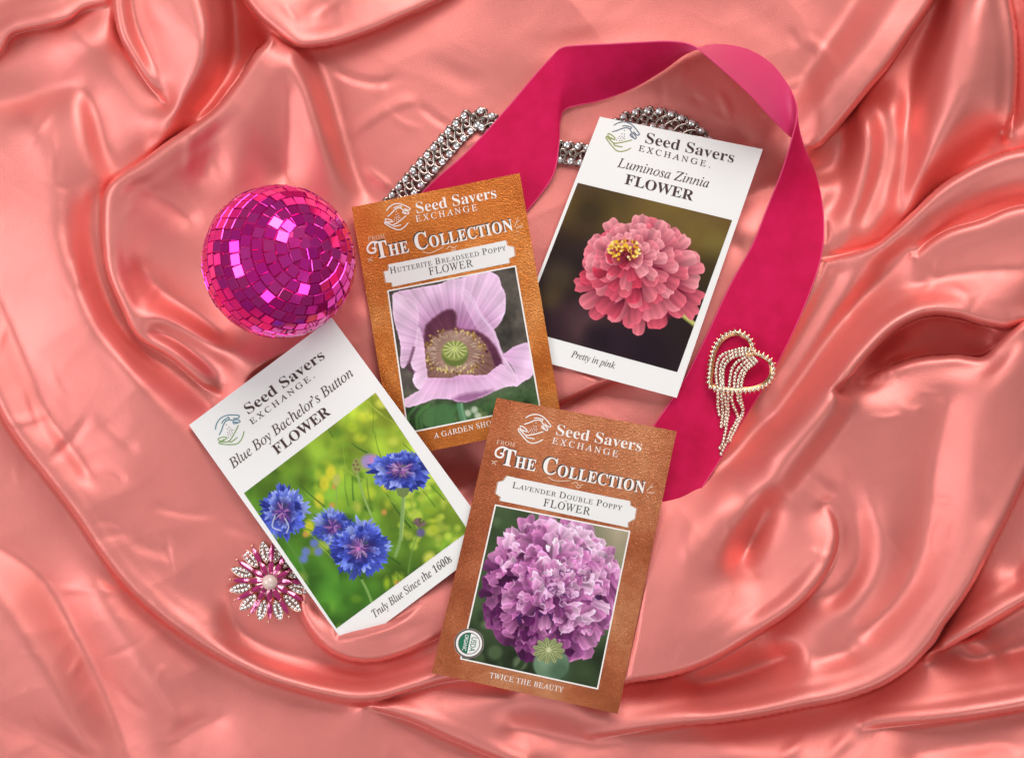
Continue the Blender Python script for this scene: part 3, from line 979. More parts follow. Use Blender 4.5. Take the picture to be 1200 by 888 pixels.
def paint_lavender():
    p = Paint(PIC['lavender'], 310, 340, 37)
    r = p.r
    n1, n2 = p.noise(5), p.noise(10)
    R_ = np.clip((p.U - .45) * 2.2, 0, 1) * np.clip(1 - p.V * 1.6, 0, 1)
    base = np.array([62, 78, 50])[None, None] * (1 - R_[..., None]) + np.array([156, 142, 120])[None, None] * R_[..., None]
    base = base * (1 + .25 * n1 + .12 * n2 - .35 * np.clip(p.V - .72, 0, 1) * 3)[..., None]
    p.c = np.clip(base, 8, 255) / 255
    for i in range(34):
        e = r.randint(3)
        x, y = ((r.uniform(575, 680), r.uniform(596, 630)), (r.uniform(542, 575), r.uniform(690, 765)), (r.uniform(560, 640), r.uniform(755, 790)))[e]
        p.disc(x, y, r.uniform(3, 9), jit(r, [(104, 128, 84), (60, 84, 48), (132, 146, 110), (40, 52, 32)][r.randint(4)], .15), 5, .55)
    p.stroke([(600, 790), (612, 776), (616, 762)], 6, (48, 66, 40), 2)
    CXF, CYF, RX, RY = 647, 690, 83, 82
    p.disc(CXF - 3, CYF + 4, RX - 10, (74, 34, 84), 10, 1, RY - 12)
    lo, mi, hi = np.array([92, 30, 84.]), np.array([214, 136, 188.]), np.array([255, 214, 238.])

    def tone(lit):
        lit = min(max(lit, 0), 1)
        return lo + (mi - lo) * lit * 2 if lit < .5 else mi + (hi - mi) * (lit - .5) * 2
    # broad outer petals first
    for i in range(34):
        a = i / 34 * 6.283 + r.uniform(-.1, .1)
        k = r.uniform(.62, .80)
        x, y = CXF + math.cos(a) * RX * k, CYF + math.sin(a) * RY * k
        t = tone(.46 + .42 * math.cos(a + .9) + r.uniform(-.2, .2))
        p.petal(x, y, a + r.uniform(-.35, .35), r.uniform(20, 31), r.uniform(20, 34), t * np.array([.6, .45, .62]), t, .6, r.choice([0, .15, .22]), .14, .12, .8, 1.2, r.uniform(-.2, .2), blunt=r.uniform(3, 7))
    # then the frills, the outer ones before the inner ones, lying in loose swirls
    items = sorted(((math.sqrt(r.uniform(0, 1)) + r.uniform(-.22, .22), r.uniform(0, 6.283)) for _ in range(270)), key=lambda t: -t[0])
    for q, a in items:
        q = min(max(q, 0), .94)
        rx = RX * (1 + .07 * math.sin(3 * a + 1) + .06 * math.sin(8 * a)) * (.95 if math.cos(a) < 0 else 1.0)
        x, y = CXF + math.cos(a) * rx * q * .92, CYF + math.sin(a) * RY * q * .90
        out = a + 1.1 * math.sin(x * .075 + 1.3) * math.cos(y * .068) + r.randn() * .55
        L, wd = r.uniform(13, 33) * (.8 + .3 * q), r.uniform(8, 22) * (.8 + .3 * q)
        lit = .55 + .0036 * (x - 650) - .0030 * (y - 690) + .12 * math.cos(out + .9) + r.uniform(-.40, .42)
        t = tone(lit)
        k = r.uniform(.42, .8)
        p.petal(x - math.cos(out) * L * .5, y - math.sin(out) * L * .5, out, L, wd, t * np.array([k, k * .68, k * .96]), t, .6, r.choice([0, 0, .14, .24]), .22, .10, .7, 1.1, r.uniform(-.32, .32), blunt=r.uniform(3, 8))
    for i in range(60):
        a = r.uniform(0, 6.283)
        q = r.uniform(0, .75)
        x, y = CXF + math.cos(a) * RX * q, CYF + math.sin(a) * RY * q
        o = r.uniform(0, 6.28)
        p.stroke([(x, y), (x + math.cos(o) * 5, y + math.sin(o) * 5), (x + math.cos(o + .6) * 9, y + math.sin(o + .6) * 9)], r.uniform(.8, 1.8), (240, 206, 236) if r.rand() < .55 else (92, 40, 98), .9, .8, .5)
    # seed pod in front
    p.disc(646, 778, 21, (104, 132, 104), 2.5, 1, 19)
    p.disc(640, 772, 11, (138, 162, 132), 9, .6)
    p.disc(656, 786, 12, (70, 96, 72), 10, .7)
    p.poly([(643 + math.cos(i / 22 * 6.283) * (19.5 if i % 2 == 0 else 15.5), 762 + math.sin(i / 22 * 6.283) * (16 if i % 2 == 0 else 12.5)) for i in range(22)], (128, 138, 92), 1.2)
    for i in range(11):
        a = i / 11 * 6.283
        p.stroke([(643, 761), (643 + math.cos(a) * 18.5, 762 + math.sin(a) * 15)], 4.0, (176, 182, 130), 1.0, .95, .25)
        p.stroke([(643, 761), (643 + math.cos(a) * 17.5, 762 + math.sin(a) * 14)], 1.1, (104, 108, 62), .8, .9)
    p.disc(643, 761, 3, (206, 206, 160), 1.5)
    return p


def paint_bachelor():
    p = Paint(PIC['bachelor'], 310, 330, 51)
    r = p.r
    n1, n2 = p.noise(6), p.noise(12)
    # across the plan the upper right is the sunny side
    t = np.clip((p.X - 330) / 200 * .4 + (650 - p.Y) / 190 * .75, 0, 1)
    base = np.array([72, 122, 40])[None, None] * (1 - t[..., None]) + np.array([184, 200, 62])[None, None] * t[..., None]
    p.c = np.clip(base * (1 + .28 * n1 + .16 * n2)[..., None], 10, 255) / 255
    cols = [(206, 212, 60), (176, 196, 48), (112, 150, 40), (70, 116, 36), (226, 222, 96), (48, 84, 30), (140, 176, 60)]
    for i in range(270):
        x, y = r.uniform(285, 550), r.uniform(460, 737)
        ty = (700 - y) / 240 + (x - 420) / 400
        c = cols[r.randint(5)] if r.rand() < .25 + .7 * ty else cols[[3, 5, 2, 6][r.randint(4)]]
        p.disc(x, y, r.uniform(2, 8.0), jit(r, c, .14), r.uniform(3.5, 8), r.uniform(.35, .7), r.uniform(2, 8.0))
    for i in range(46):
        x, y = r.uniform(470, 548), r.uniform(540, 640)
        p.disc(x, y, r.uniform(2.5, 6), jit(r, (200, 214, 80), .12), 4.0, .6)
    for x, y in ((388, 554), (380, 566), (374, 586), (362, 618), (452, 566)):
        p.disc(x, y, 6, (232, 214, 60), 4, .75, 9)
    for x, y in ((389, 592), (392, 570), (450, 600), (358, 626), (466, 683)):
        p.disc(x, y, 3.4, (204, 150, 74), 2.5, .85)
    for i in range(60):
        x, y = r.uniform(300, 530), r.uniform(480, 720)
        a = -2.2 + r.uniform(-.5, .7)
        L = r.uniform(18, 50)
        p.stroke([(x, y), (x + math.cos(a) * L * .5 + r.uniform(-3, 3), y + math.sin(a) * L * .5), (x + math.cos(a) * L, y + math.sin(a) * L)], r.uniform(.9, 2.6),
                 jit(r, [(150, 182, 70), (84, 134, 44), (186, 204, 90), (46, 86, 34)][r.randint(4)], .12), 1.2, .65, .6)
    Z = lambda x, y: (280 + x * .3267, 450 + y * .3267)

    def flower(cx, cy, R, sx, sy, blur=1.0, tilt=0.0, gain=1.0, n=26):
        pal = [np.array(c) * gain for c in ((62, 76, 176), (86, 102, 204), (112, 130, 224), (48, 56, 146), (74, 86, 188), (146, 160, 236))]
        for ring, (rr, k) in enumerate(((1.0, n), (.80, n - 4), (.58, n - 8))):
            for i in range(k):
                a = (i + r.uniform(-.4, .4)) / k * 6.283
                L0 = R * rr * r.uniform(.82, 1.10)
                c = jit(r, pal[r.randint(6)], .10)
                for j in range(5):
                    o = a + (j - 2) * r.uniform(.15, .24)
                    L = L0 * r.uniform(.62, 1.0) * .52
                    x0, y0 = cx + math.cos(a) * L0 * .46 * sx, cy + math.sin(a) * L0 * .46 * sy
                    oo = math.atan2(math.sin(o) * sy, math.cos(o) * sx)
                    Ls = L * math.hypot(math.cos(o) * sx, math.sin(o) * sy) + 1
                    p.petal(x0, y0, oo + r.uniform(-.12, .12), Ls, R * .115, c * .66, c * r.uniform(.95, 1.18), .9, 0, .12, .1, .6 * blur, .15)
        p.disc(cx, cy, R * .40 * sx, (58, 50, 128), R * .3, .75, R * .40 * sy)
        for i in range(70):
            a = r.uniform(0, 6.283)
            q = R * r.uniform(.05, .46)
            x, y = cx + math.cos(a) * q * sx, cy + math.sin(a) * q * sy
            c = [(92, 52, 138), (124, 70, 158), (60, 36, 104), (168, 96, 168), (196, 150, 200)][r.randint(5)]
            p.stroke([(cx + math.cos(a) * q * .3 * sx, cy + math.sin(a) * q * .3 * sy), (x, y)], r.uniform(.7, 1.5), c, .7 * blur, .9)
    # stems
    p.stroke([Z(590, 398), Z(585, 470), Z(578, 560), Z(560, 620)], 3.6, (132, 164, 92), .9)
    p.stroke([Z(596, 398), Z(592, 470), Z(585, 560)], 1.0, (190, 208, 140), .9, .8)
    p.stroke([Z(424, 318), Z(440, 380), Z(462, 440), Z(486, 500)], 2.4, (146, 176, 96), .9)
    p.stroke([Z(348, 360), Z(350, 410), Z(346, 470)], 2.0, (140, 172, 80), 1.2, .8)
    p.stroke([Z(640, 540), Z(620, 600), Z(606, 680)], 2.0, (110, 150, 70), 1.4, .7)
    p.stroke([Z(440, 700), Z(460, 740), Z(480, 790)], 3.0, (140, 178, 96), 1.2, .8)
    p.stroke([Z(170, 560), Z(220, 640), Z(250, 720)], 2.4, (96, 140, 60), 1.4, .8)
    # blurred flowers behind
    p.disc(*Z(470, 278), 11, (170, 140, 206), 5, .9, 9)
    p.disc(*Z(484, 276), 6, (206, 132, 190), 5, .8)
    flower(*Z(336, 512), 25, 1, .95, 2.6, 0, .96, 18)
    for q in ((240, 600), (270, 570), (285, 600), (232, 626)):
        p.disc(*Z(*q), 5, (112, 126, 220), 4, .8)
    flower(*Z(158, 458), 34, .92, 1.0)
    p.stroke([Z(130, 470), Z(120, 510), Z(150, 525)], 1.5, (216, 214, 224), .9, .9)
    p.stroke([Z(165, 480), Z(178, 510), Z(170, 535)], 1.5, (206, 206, 226), .9, .9)
    flower(*Z(435, 588), 39, 1.0, .93)
    p.disc(*Z(428, 590), 2.5, (206, 120, 190), 2)
    flower(*Z(580, 308), 40, .98, .66)
    # calyx and buds
    p.poly([Z(562, 372), Z(612, 372), Z(606, 396), Z(590, 408), Z(570, 398)], (116, 132, 78), 1.0)
    p.poly([Z(404, 300), Z(410, 272), Z(422, 262), Z(436, 276), Z(440, 302), Z(428, 322), Z(412, 320)], (146, 156, 84), 1.0)
    for q in ((412, 290), (426, 288), (418, 304), (430, 306), (420, 276)):
        p.disc(*Z(*q), 1.5, (122, 84, 70), .9, .85)
    p.poly([Z(336, 352), Z(340, 328), Z(352, 320), Z(364, 334), Z(362, 356), Z(350, 366)], (184, 186, 96), 1.6)
    for i in range(14):
        a = r.uniform(-2.6, -.2)
        p.stroke([Z(645, 510), (Z(645, 510)[0] + math.cos(a) * 9, Z(645, 510)[1] + math.sin(a) * 10)], 1.8, jit(r, [(96, 84, 150), (130, 96, 110), (90, 80, 70)][r.randint(3)], .1), 1.2, .85)
    p.disc(*Z(652, 532), 5, (104, 92, 146), 3, .9)
    return p
# ------------------------------------------------------------------ lettering
UPB, LOB, UPI, LOI = 0x1D400, 0x1D41A, 0x1D434, 0x1D44E
_GL = {}
UNSLANT = .2543


def code(ch, st):
    if 'A' <= ch <= 'Z':
        return chr((UPI if st in ('italic', 'roman') else UPB) + ord(ch) - 65)
    if 'a' <= ch <= 'z':
        return '\u210e' if (st in ('italic', 'roman') and ch == 'h') else chr((LOI if st in ('italic', 'roman') else LOB) + ord(ch) - 97)
    if ch.isdigit() and st != 'sans':
        return chr(0x1D7CE + int(ch))
    return ch


def _text(body, off, res=4, shear=0.0):
    cu = bpy.data.curves.new("glyph", 'FONT')
    cu.body, cu.resolution_u, cu.offset, cu.shear = body, res, off, shear
    o = bpy.data.objects.new("glyph", cu)
    COL.objects.link(o)
    me = bpy.data.meshes.new_from_object(o.evaluated_get(bpy.context.evaluated_depsgraph_get()))
    v = [(q.co.x, q.co.y) for q in me.vertices]
    f = [tuple(q.vertices) for q in me.polygons]
    bpy.data.objects.remove(o)
    bpy.data.curves.remove(cu)
    bpy.data.meshes.remove(me)
    return v, f


STYLE = {'bold': (0.0, 0.0), 'roman': (0.003, 0.0), 'semi': (-.005, 0.0), 'italic': (0.0, 0.0), 'black': (0.006, 0.0), 'sans': (0.008, 0.0)}


def glyph(ch, st):
    if (ch, st) not in _GL:
        off, sh = STYLE[st]
        if ch == ' ':
            _GL[(ch, st)] = ([], [], .26)
        else:
            if ch.isdigit() and st == 'italic':
                off, sh = -.014, .22
            c = code(ch, st) if st != 'sans' else ch
            H = code('H', st) if st != 'sans' else 'H'
            v, f = _text(c, off, 4, sh)
            if st == 'roman' and ch.isalpha():
                v = [(a - UNSLANT * q, q) for a, q in v]
            w = lambda s: (lambda q: max(a for a, _ in q) - min(a for a, _ in q))(_text(s, 0.0, 1)[0])
            _GL[(ch, st)] = (v, f, w(H + c + H) - w(H + H))
    return _GL[(ch, st)]


CAPH = {'semi': .69, 'bold': .69, 'roman': .68, 'italic': .68, 'black': .70, 'sans': .73}


def lay(txt, st, track=0.0, small=None, scale_first=None):
    """glyph run in em units: verts, faces, width; small = size of the lower-case letters as small capitals"""
    V, F, x = [], [], 0.0
    prev = ' '
    for ch in txt:
        k = 1.0
        c = ch
        if small and ch.islower():
            k, c = small, ch.upper()
        v, f, w = glyph(c, st)
        b = len(V)
        V += [(x + a * k, q * k) for a, q in v]
        F += [tuple(i + b for i in q) for q in f]
        x += w * k + track
        prev = ch
    return V, F, x - track


class Packet:
    def __init__(self, key, label, group):
        self.q = np.array(QUADS[key][0], dtype=float)
        self.z = QUADS[key][1]
        self.key = key
        self.bend = BENDS[key]
        c = self.q.mean(0)
        self.root = empty("seed_packet", W(c[0], c[1], self.z), label, "seed packet", group)

    def height(self, x, y):
        u, v = inv_quad(self.q, x, y)
        u, v = np.clip(u, -.05, 1.05), np.clip(v, -.05, 1.05)
        a, b_, c, d, e = self.bend
        return self.z + 1.0 * np.sin(np.pi * np.clip(u, 0, 1)) * np.sin(np.pi * np.clip(v, 0, 1)) + a * (u - .5) + b_ * (v - .5) + c * (u - .5) ** 2 + d * (v - .5) ** 2 + e * (u - .5) * (v - .5)

    def flat(self, name, pts, faces, mat, h, parent=None):
        """a print lying on the packet: plan points -> mesh riding on its surface"""
        P = np.asarray(pts, dtype=float)
        co = Wn(P[:, 0], P[:, 1], self.height(P[:, 0], P[:, 1]) + h)
        return mesh_np(name, co, faces, mat, parent or self.root, False)

    def up(self, x, y):
        d = (self.q[0] - self.q[3]) + (self.q[1] - self.q[2])
        return d / np.linalg.norm(d)

    def text(self, txt, st, a, b_, cap, mat, h=.34, track=0.0, small=None, name="lettering", shift=(0, 0), arc=0.0, parent=None, up=None):
        V, F, w = lay(txt, st, track, small)
        a, b_ = np.array(a, dtype=float), np.array(b_, dtype=float)
        dx = (b_ - a) / w
        up = np.asarray(up) if up is not None else np.array([dx[1], -dx[0]]) / np.linalg.norm(dx)
        k = cap / CAPH[st]
        V = np.array(V)
        P = a + V[:, :1] * dx + V[:, 1:] * k * up + np.array(shift)
        if arc:
            s = V[:, 0] / w
            P += (arc * 4 * s * (1 - s))[:, None] * up
        return self.flat(name, P, [f[::-1] if False else f for f in F], mat, h, parent)

    def lines(self, name, strokes, wd, mat, h=.34, parent=None):
        V, F = [], []
        for s in strokes:
            C = catmull(s, 7) if len(s) > 2 else np.asarray(s, dtype=float)
            T = np.gradient(C, axis=0)
            T /= np.linalg.norm(T, axis=1)[:, None] + 1e-9
            N = np.stack([-T[:, 1], T[:, 0]], -1)
            n = len(C)
            k = wd * .5 * np.clip(np.minimum(np.arange(n), np.arange(n)[::-1]) / 2.5 + .45, 0, 1)[:, None]
            b = len(V)
            V += list(C + N * k) + list(C - N * k)
            F += [(b + i, b + i + 1, b + n + i + 1, b + n + i) for i in range(n - 1)]
        return self.flat(name, V, F, mat, h, parent)

    def logo(self, cx, cy, size, ang, m_top, m_bot, m_dot, wd):
        ca, sa = math.cos(ang), math.sin(ang)
        T = lambda s: [(cx + (x * ca - y * sa) * size, cy + (x * sa + y * ca) * size) for x, y in s]
        e = self.lines("logo_hand", [T(s) for s in LOGO_TOP], wd, m_top)
        self.lines("logo_hand", [T(s) for s in LOGO_BOT], wd, m_bot)
        V, F = [], []
        for x, y in T(LOGO_DOT):
            b = len(V)
            V += [(x + math.cos(i * math.pi / 3) * wd * .52, y + math.sin(i * math.pi / 3) * wd * .52) for i in range(6)]
            F.append(tuple(range(b, b + 6)))
        self.flat("logo_seeds", V, F, m_dot, .34)


def _unrot(pts):
    a = math.radians(12.9)
    c, s = math.cos(a), math.sin(a)
    return [(((x - 228) * c + (y - 172) * s) / 110, (-(x - 228) * s + (y - 172) * c) / 110) for x, y in pts]


LOGO_TOP = [_unrot(s) for s in (
    [(166, 98), (200, 80), (240, 75), (275, 86), (305, 110), (325, 135), (339, 156), (330, 164), (316, 158), (298, 138)],
    [(155, 141), (190, 132), (225, 118), (255, 114), (275, 122), (286, 112), (268, 105), (245, 100), (224, 103)],
    [(275, 122), (286, 142), (306, 160), (317, 180), (308, 188), (294, 172), (282, 150)],
    [(282, 152), (276, 164), (290, 177), (300, 182)])]
LOGO_BOT = [_unrot(s) for s in (
    [(114, 180), (130, 203), (155, 236), (185, 265), (215, 272), (250, 265), (284, 248)],
    [(114, 180), (120, 172), (140, 192), (165, 215), (200, 215), (245, 206), (291, 194)],
    [(126, 162), (134, 152), (150, 160), (168, 174), (176, 190), (162, 190), (146, 178)],
    [(165, 215), (172, 230), (192, 236), (227, 242)],
    [(126, 164), (138, 178), (152, 190)])]
LOGO_DOT = _unrot([(238, 133), (222, 155), (238, 157), (205, 172), (222, 172), (238, 172), (195, 185), (212, 185), (230, 183), (185, 197), (205, 200), (222, 198), (240, 188)])

BENDS = {'zinnia': (2, -2, -7, 5, 2), 'hutterite': (1, -3, -7, -6, 0), 'bachelor': (5, -8, -6, -3, 0), 'lavender': (0, -3, -10, -8, 2)}

# ------------------------------------------------------------------ print materials
m_white = principled("white_paper", rgb(244, 241, 238), .42, 0, .45, Coat_Weight=.15, Coat_Roughness=.25)
add_bump(m_white, 180, .05, .0006, 2)
m_edge = principled("paper_edge", rgb(232, 228, 224), .7)
m_back = principled("paper_back", rgb(214, 208, 200), .7)
m_brown = principled("brown_ink", rgb(72, 48, 42), .5)
m_dkink = principled("dark_ink", rgb(58, 54, 52), .5)
m_slate = principled("slate_ink", rgb(104, 116, 132), .5)
m_olive = principled("olive_ink", rgb(152, 158, 66), .5)
m_teal = principled("teal_ink", rgb(86, 134, 152), .5)
m_leaf = principled("leaf_ink", rgb(128, 164, 86), .5)
m_whink = principled("white_ink", rgb(250, 242, 236), .45)
m_shink = principled("shadow_ink", rgb(64, 66, 66), .5)
m_paleink = principled("pale_peach_ink", rgb(236, 196, 168), .5)
m_banner = principled("banner_paper", rgb(242, 238, 235), .45)
m_green = principled("seal_green_ink", rgb(22, 112, 84), .5)
m_sealrim = principled("seal_rim_ink", rgb(92, 72, 62), .5)


def print_mat(name):
    m = principled(name, (.5, .5, .5), .36, 0, .22)
    at = nd(m, 'ShaderNodeAttribute')
    at.attribute_name = "print"
    ln(m, at.outputs['Color'], bsdf(m).inputs['Base Color'])
    return m


m_print = print_mat("glossy_print")


def foil(name, c1, c2, c3):
    m = principled(name, c1, .36, .8, .5)
    tc = nd(m, 'ShaderNodeTexCoord')
    n1 = nd(m, 'ShaderNodeTexNoise')
    n1.inputs['Scale'].default_value = 24
    n1.inputs['Detail'].default_value = 5
    n1.inputs['Roughness'].default_value = .62
    ln(m, tc.outputs['Object'], n1.inputs['Vector'])
    cr = nd(m, 'ShaderNodeValToRGB')
    e = cr.color_ramp.elements
    e[0].position, e[0].color = .30, (*c2, 1)
    e[1].position, e[1].color = .72, (*c3, 1)
    mid = e.new(.5)
    mid.color = (*c1, 1)
    ln(m, n1.outputs[0], cr.inputs[0])
    ln(m, cr.outputs[0], bsdf(m).inputs['Base Color'])
    n2 = nd(m, 'ShaderNodeTexNoise')
    n2.inputs['Scale'].default_value = 950
    n2.inputs['Detail'].default_value = 3
    mp = nd(m, 'ShaderNodeMapping')
    mp.inputs['Scale'].default_value = (1, 1.7, 1)
    ln(m, tc.outputs['Object'], mp.inputs[0])
    ln(m, mp.outputs[0], n2.inputs['Vector'])
    n3 = nd(m, 'ShaderNodeTexNoise')
    n3.inputs['Scale'].default_value = 2200
    ln(m, tc.outputs['Object'], n3.inputs['Vector'])
    ad = nd(m, 'ShaderNodeMath')
    ad.operation = 'ADD'
    ln(m, n2.outputs[0], ad.inputs[0])
    ln(m, n3.outputs[0], ad.inputs[1])
    bp = nd(m, 'ShaderNodeBump')
    bp.inputs['Strength'].default_value = .42
    bp.inputs['Distance'].default_value = .0006
    ln(m, ad.outputs[0], bp.inputs['Height'])
    ln(m, bp.outputs[0], bsdf(m).inputs['Normal'])
    return m


m_foil_a = foil("orange_foil", rgb(214, 124, 56), rgb(182, 92, 36), rgb(238, 160, 92))
m_foil_b = foil("copper_foil", rgb(200, 112, 72), rgb(166, 84, 50), rgb(230, 154, 108))


def packet_body(pk, m_front, nu=22, nv=32):
    """the closed envelope: printed front, plain back, folded side edges"""
    th = 1.3
    u, v = np.meshgrid(np.linspace(0, 1, nu + 1), np.linspace(0, 1, nv + 1))
    P = quad_pos(pk.q, u, v)
    zt = pk.height(P[..., 0], P[..., 1])
    rim = np.minimum(np.minimum(u, 1 - u) * 200, np.minimum(v, 1 - v) * 300)
    t = np.where(rim < 1, .55, th + 1.2 * np.sin(np.pi * u) * np.sin(np.pi * v))
    top = Wn(P[..., 0], P[..., 1], zt).reshape(-1, 3)
    bot = Wn(P[..., 0], P[..., 1], zt - t).reshape(-1, 3)
    n = (nu + 1) * (nv + 1)
    ii = np.arange(n).reshape(nv + 1, nu + 1)
    A = np.stack([ii[:-1, :-1], ii[1:, :-1], ii[1:, 1:], ii[:-1, 1:]], -1).reshape(-1, 4)
    B = A[:, ::-1] + n
    ring = np.concatenate([ii[0, :-1], ii[:-1, -1], ii[-1, :0:-1], ii[:0:-1, 0]])
    k = len(ring)
    i0 = np.arange(k)
    i1 = (i0 + 1) % k
    Sd = np.stack([i0, i1, i1 + k, i0 + k], -1) + 2 * n
    F = np.vstack([A, B, Sd])
    fm = np.concatenate([np.zeros(len(A)), np.full(len(B), 1), np.full(len(Sd), 2)])
    return mesh_np("envelope", np.vstack([top, bot, top[ring], bot[ring]]), F, None, pk.root, True, mats=[m_front, m_back, m_edge], fmat=fm)


def picture(pk, p):
    z = pk.height(p.X.ravel(), p.Y.ravel()) + .22
    co = Wn(p.X.ravel(), p.Y.ravel(), z)
    ii = np.arange(p.w * p.h).reshape(p.h, p.w)
    F = np.stack([ii[:-1, :-1], ii[1:, :-1], ii[1:, 1:], ii[:-1, 1:]], -1).reshape(-1, 4)
    return mesh_np("flower_picture", co, F, m_print, pk.root, True, colors=p.finish())


def frame(pk, quad, wd, mat, h=.30):
    q = np.array(quad, dtype=float)
    c = q.mean(0)
    V, F = [], []
    n = 12
    for s, k in ((0, 0.0), (1, 1.0)):
        for i in range(4):
            a, b_ = q[i], q[(i + 1) % 4]
            pa, pb = q[i - 1], q[(i + 2) % 4]
            ea = (a + (b_ - a) / np.linalg.norm(b_ - a) * wd + (pa - a) / np.linalg.norm(pa - a) * wd) if s else a
            eb = (b_ + (a - b_) / np.linalg.norm(b_ - a) * wd + (pb - b_) / np.linalg.norm(pb - b_) * wd) if s else b_
            for j in range(n):
                V.append(ea + (eb - ea) * j / n)
    m_ = 4 * n
    F = [(i, m_ + i, m_ + (i + 1) % m_, (i + 1) % m_) for i in range(m_)]
    return pk.flat("picture_border", V, F, mat, h)


GRP = "seed packets fanned out in the middle"
# --- white packet with the pink zinnia
pk = Packet('zinnia', "white seed packet with one pink zinnia on a dark ground, tilted over the magenta ribbon", GRP)
packet_body(pk, m_white)
picture(pk, paint_zinnia())
pk.text("Seed Savers", 'semi', (754.4, 167.1), (860.1, 191.3), 12.6, m_brown)
pk.text("EXCHANGE.", 'roman', (748.6, 176.9), (832.6, 196.9), 6.6, m_brown, track=.20)
pk.text("Luminosa Zinnia", 'italic', (723.3, 195.6), (830.9, 220.5), 10.8, m_brown)
pk.text("FLOWER", 'bold', (731.1, 215.2), (811.1, 235.5), 12.0, m_brown)
pk.text("Pretty in pink", 'italic', (669.3, 418.1), (720.2, 432.1), 7.6, m_brown)
pk.logo(729.9, 160.1, 19.3, math.radians(12.9), m_slate, m_olive, m_brown, 1.15)

# --- white packet with the blue cornflowers
pk = Packet('bachelor', "white seed packet with blue cornflowers on green, lying below the mirror ball", GRP)
packet_body(pk, m_white)
picture(pk, paint_bachelor())
pk.text("Seed Savers", 'semi', (290.3, 486.4), (382.2, 418.5), 12.4, m_brown)
pk.text("EXCHANGE.", 'roman', (296, 497.2), (369.6, 441.8), 6.4, m_brown, track=.20)
pk.text("Blue Boy Bachelor\u2019s Button", 'italic', (273.7, 548.9), (415.6, 438.8), 11.6, m_brown)
pk.text("FLOWER", 'bold', (324.4, 533), (387.8, 484.8), 12.0, m_brown)
pk.text("Truly Blue Since the 1600s", 'italic', (439, 723.8), (530.9, 656.5), 9.0, m_brown)
pk.logo(269.3, 503.6, 19.5, math.radians(-36.5), m_teal, m_leaf, m_brown, 1.15)


def copper(pk, m_front, paint, d):
    packet_body(pk, m_front)
    picture(pk, paint)
    frame(pk, PIC[pk.key], 1.7, m_whink)
    ang = math.atan2(d['title'][1][1] - d['title'][0][1], d['title'][1][0] - d['title'][0][0])
    pk.text("Seed Savers", 'semi', *d['brand'], 12.8, m_whink)
    pk.text("EXCHANGE", 'roman', *d['exch'], 7.0, m_whink, track=.20)
    pk.logo(*d['logo'], ang, m_whink, m_whink, m_whink, 1.25)
    pk.text("FROM", 'roman', *d['from'], 4.8, m_paleink, track=.04)
    a, b_ = d['title']
    pk.text("The Collection", 'black', a, b_, 20.0, m_shink, .30, track=.02, small=.68, name="title_shadow", shift=(-1.5, -1.2))
    pk.text("The Collection", 'black', a, b_, 20.0, m_whink, .42, track=.02, small=.68, name="title_lettering")
    # the curls round the title
    ca, sa = math.cos(ang), math.sin(ang)
    L = np.linalg.norm(np.array(b_) - np.array(a))
    T = lambda s: [(a[0] + x * ca - y * sa, a[1] + x * sa + y * ca) for x, y in s]
    curl = [[(6, -19), (-2, -20), (-8, -15), (-7, -9), (-1, -8), (1, -12), (-3, -13)]]
    pk.lines("title_curl", [T(s) for s in curl], 2.2, m_whink, .42)
    fl = [[(L * .33, 3), (L * .38, 6), (L * .44, 4.5), (L * .49, 2)], [(L * .50, 6), (L * .53, 3), (L * .55, 6), (L * .58, 4)], [(L * .53, 7), (L * .55, 9), (L * .57, 7)],
          [(-10, 2), (-7, -2), (-4, -3)], [(-11, -2), (-8, -1), (-5, 2)], [(L + 2, -3), (L + 5, -8), (L + 9, -10)], [(L + 3, -1), (L + 8, -3), (L + 11, -2)], [(L + 4, -6), (L + 8, -14)], [(L + 2, 1), (L + 6, 4)], [(L + 8, 0), (L + 12, -6)]]
    for part in (fl[:3], fl[3:5], fl[5:]):
        pk.lines("title_flourish", [T(s) for s in part], 1.0, m_paleink, .36)
    bn = np.array(d['banner'], dtype=float)
    c = bn.mean(0)
    edge = np.vstack([bn[i] + (bn[(i + 1) % len(bn)] - bn[i]) * np.linspace(0, 1, 6, endpoint=False)[:, None] for i in range(len(bn))])
    V = np.vstack([c + (edge - c) * k for k in (1, .8, .6, .4, .2, .02)])
    ne = len(edge)
    pk.flat("name_banner", V, [(g * ne + i, (g + 1) * ne + i, (g + 1) * ne + (i + 1) % ne, g * ne + (i + 1) % ne) for g in range(5) for i in range(ne)], m_banner, .45)
    pk.lines("banner_rim", [[tuple(bn[i] + (bn[i] - c) * .012), tuple(bn[(i + 1) % len(bn)] + (bn[(i + 1) % len(bn)] - c) * .012)] for i in range(len(bn))], 1.0, m_paleink, .40)
    pk.text(d['name'], 'roman', *d['nameline'], 7.0, m_dkink, .62, track=.05, small=.74)
    pk.text("FLOWER", 'roman', *d['flower'], 8.6, m_dkink, .62, track=.06)
    pk.text(d['foot'], 'roman', *d['footline'], 6.0, m_whink, .36, track=.05)


